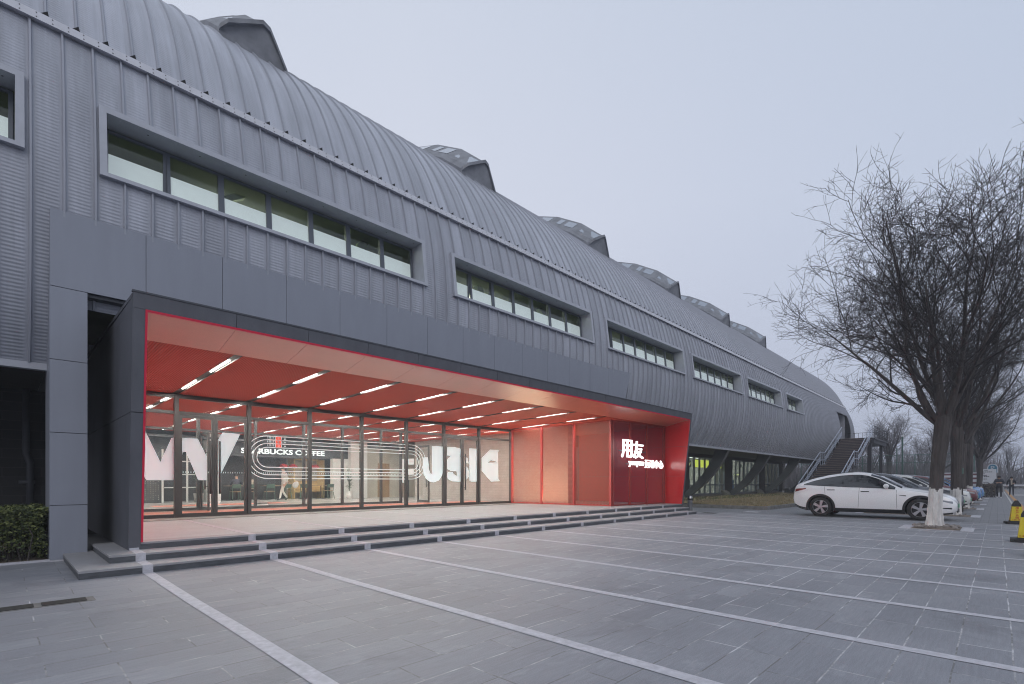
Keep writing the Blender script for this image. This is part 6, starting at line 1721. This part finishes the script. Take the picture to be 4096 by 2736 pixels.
person('person in black jacket with a pale scarf walking by the orange line', (64.3, -.93, 0), R(92), J2, dict(top='cloth_black', legs='cloth_dark', shoe='rubber', bulky=1),
       extra=lambda t: (lambda b: b.build('scarf', M['cloth_beige'], t))((lambda b: (b.tube([(-.08, .10, 1.47), (0, .13, 1.42), (.08, .10, 1.47), (0, -.09, 1.50), (-.08, .10, 1.47)], .035, 8), b.hexa([(-.05, .13, 1.0), (.05, .13, 1.0), (.05, .17, 1.0), (-.05, .17, 1.0), (-.06, .12, 1.42), (.06, .12, 1.42), (.06, .17, 1.42), (-.06, .17, 1.42)]), b)[-1])(MB())))
J3 = dict(walk); J3.update(elL=(-.27, .0, 1.15), wrL=(-.12, .22, 1.10), wrR=(.26, .08, .90))
person('person half hidden behind the one in the dark jacket, carrying a white bag', (62.5, .62, 0), R(88), J3, dict(top='cloth_dark', legs='cloth_dark', shoe='shoe_white'))
b = MB(); b.hexa([(-.14, -.05, 0), (.14, -.05, 0), (.14, .05, 0), (-.14, .05, 0), (-.12, -.03, .34), (.12, -.03, .34), (.12, .03, .34), (-.12, .03, .34)]); b.tube([(-.06, 0, .34), (-.04, 0, .44), (.04, 0, .44), (.06, 0, .34)], .008, 5)
o = b.build('white_bag', M['cloth_white'], None, False, (62.2, .50, .78)); tag(o, 'white carrier bag hanging from the hand of the half hidden person', 'bag')
J4 = dict(walk); J4.update(elL=(-.25, -.10, 1.16), wrL=(-.24, -.02, .92), elR=(.25, -.12, 1.14), wrR=(.24, -.30, .98))
person('person in off white top and trousers walking across the lobby towards the left', (9.75, 25.3, FZ), R(90), J4, dict(top='cloth_white', legs='cloth_white', shoe='rubber'), scale=.97)
b = MB(); b.lathe([(0, 0), (.10, .02), (.15, .12), (.12, .26), (.04, .34), (0, .35)], 10); o = b.build('carrier_bag', M['white'], None, True, (10.15, 25.1, 1.0)); o.rotation_euler = (.3, .5, 0); tag(o, 'white carrier bag swinging from the hand of the walking person in the lobby', 'bag')
sit = dict(pelvis=(0, 0, .55), waist=(0, .0, .70), chest=(0, .05, .90), neck=(0, .09, 1.08), head0=(0, .11, 1.16), head1=(0, .14, 1.24), head2=(0, .13, 1.33), hipL=(-.10, .05, .52), kneeL=(-.11, .42, .50), ankL=(-.11, .40, .09), toeL=(-.11, .56, .04), hipR=(.10, .05, .52), kneeR=(.11, .42, .50), ankR=(.11, .40, .09), toeR=(.11, .56, .04), shL=(-.18, .05, 1.03), elL=(-.24, .16, .82), wrL=(-.12, .38, .80), shR=(.18, .05, 1.03), elR=(.24, .16, .82), wrR=(.12, .38, .80))
person('dark clothed person seated at the café table, left one of the pair', (8.25, 27.35, FZ), 0, sit, dict(top='cloth_dark', legs='cloth_black', shoe='rubber'))
person('person with a pale brown top seated at the café table, right one of the pair', (8.85, 27.3, FZ), 0, sit, dict(top='cloth_beige', legs='cloth_black', shoe='rubber'))

# ================================================================== CONES AND SIGNS
def cone(x, y, rz, label):
    t = thing('warning_cone', label, 'cone', (x, y, 0), rz, 'yellow warning cones beside the road')
    b = MB(); b.prism([(-.26, -.20, 0), (-.20, -.26, 0), (.20, -.26, 0), (.26, -.20, 0), (.26, .20, 0), (.20, .26, 0), (-.20, .26, 0), (-.26, .20, 0)], (0, 0, .07)); b.build('rubber_base', M['rubber'], t)
    def fr(mb, z0, z1, a0, a1, mi=0): mb.hexa([(-a0, -a0, z0), (a0, -a0, z0), (a0, a0, z0), (-a0, a0, z0), (-a1, -a1, z1), (a1, -a1, z1), (a1, a1, z1), (-a1, a1, z1)], mi)
    b = MB(); fr(b, .07, .10, .155, .150); b.build('black_band', M['rubber'], t); b = MB(); fr(b, .535, .60, .097, .090); fr(b, .60, .72, .090, .03); b.build('black_top', M['rubber'], t)
    b = MB(); fr(b, .10, .535, .146, .098); b.build('yellow_sleeve', M['yellow'], t)
    b = MB()
    for d in range(4):
        n = Vector((-1, 0, 0)); ux = Vector((0, -1, 0)); rot = Matrix.Rotation(d * math.pi / 2, 3, 'Z'); n = rot @ n; ux = rot @ ux
        for k, c in enumerate('用友产业园'):
            z = .46 - .073 * k; a_ = .146 - (z + .03 - .10) * .11 + .003
            text_on(b, c, n * a_ - ux * .038 + Vector((0, 0, z)), ux, Vector((n.x * -.0, n.y * 0, 1)), .076, .062, 0, .02)
        z = .112; a_ = .146 - .02 * .11 + .005
        text_on(b, '（北京）', n * a_ - ux * .12 + Vector((0, 0, z)), ux, (0, 0, 1), .24, .045, 0, .01)
    b.build('lettering', M['redtext'], t)
cone(21.7, -.42, .12, 'farthest of the three yellow warning cones, slightly turned')
cone(15.35, -.46, 0, 'middle one of the three yellow warning cones with red Chinese characters')
cone(12.45, -.62, 0, 'nearest warning cone, only its black base inside the right edge')
t = thing('notice_board', 'white notice board with small dark print and arrow behind the walking people', 'sign', (58.5, .60, 0))
b = MB(); b.box(-.03, .03, -.55, .55, .25, 2.35); b.box(-.04, .04, -.75, .75, 0, .3); b.build('panel', M['signwhite'], t)
b = MB(); rg = random.Random(2)
for z, n, s in ((2.2, 2, .05), (2.08, 6, .06), (1.98, 2, .05), (1.78, 3, .08), (1.68, 3, .08), (1.48, 2, .06), (1.2, 3, .05), (1.05, 3, .05), (.8, 4, .06)):
    y = .38 - (.2 if n < 4 else 0) * rg.random()
    for k in range(n): b.box(-.034, -.031, y - .09, y, z, z + s); y -= .115
b.build('print', M['textdark'], t)
t = thing('parking_sign', 'round topped blue parking sign with a white letter behind the notice board', 'sign', (63.0, .30, 0))
b = MB(); b.tube([(.03, 0, 0), (.03, 0, 2.5)], .05, 8); b.build('post', M['signwhite'], t)
b = MB(); b.prism([(0, .36 * math.cos(a), 2.55 + .36 * math.sin(a)) for a in [math.pi * k / 16 for k in range(17)]] + [(0, -.36, 2.1), (0, .36, 2.1)], (.05, 0, 0)); b.build('panel', M['signwhite'], t)
b = MB(); b.prism([(-.012, .29 * math.cos(a), 2.55 + .29 * math.sin(a)) for a in [math.pi * k / 16 for k in range(17)]] + [(-.012, -.29, 2.1), (-.012, .29, 2.1)], (.01, 0, 0)); b.build('blue_face', M['blue'], t)
b = MB(); text_on(b, 'P', (-.02, .12, 2.33), (0, -1, 0), (0, 0, 1), .24, .38, 0, .0); b.build('lettering', M['signwhite'], t)
t = thing('road_barrier', 'low white road barrier with a red sign across the far road', 'barrier', (84, -3.5, 0))
b = MB(); b.box(-.05, .05, -4.2, 3.6, .75, .95); b.build('boom', M['signwhite'], t)
b = MB(); b.box(-.2, .2, 3.0, 3.5, 0, 1.2); b.box(-.15, .15, -4.2, -3.9, 0, .8); b.build('cabinet', M['concrete'], t)
b = MB(); b.lathe([(0, 0), (.28, 0)], 16, (-.07, -1.2, .95), 'X'); b.build('red_disc', M['redtext'], t)
t = thing('striped_board', 'small red and white striped board between the third and fourth tree', 'board', (60, 2.4, 0))
b = MB(); b.box(-.04, .04, -1.4, 1.4, .5, 2.1); b.build('panel', M['signwhite'], t)
b = MB()
for z in (.7, 1.1, 1.5, 1.85): b.box(-.045, -.041, -1.4, 1.4, z, z + .16)
b.build('red_stripe', M['car_maroon'], t)

# ================================================================== HAZE
def haze(dens):
    m = bpy.data.materials.new('thin_haze'); m.use_nodes = True
    t = m.node_tree; t.nodes.clear()
    pv = N(t, 'ShaderNodeVolumePrincipled'); pv.inputs['Color'].default_value = (0.80, 0.84, 0.92, 1); pv.inputs['Density'].default_value = dens
    pv.inputs['Anisotropy'].default_value = 0.0
    ou = N(t, 'ShaderNodeOutputMaterial'); t.links.new(pv.outputs[0], ou.inputs['Volume'])
    b = MB(); b.box(-160, 510, -310, 310, -1.2, 18.5); o = b.build('haze', m); o['kind'] = 'stuff'
haze(0.0021)
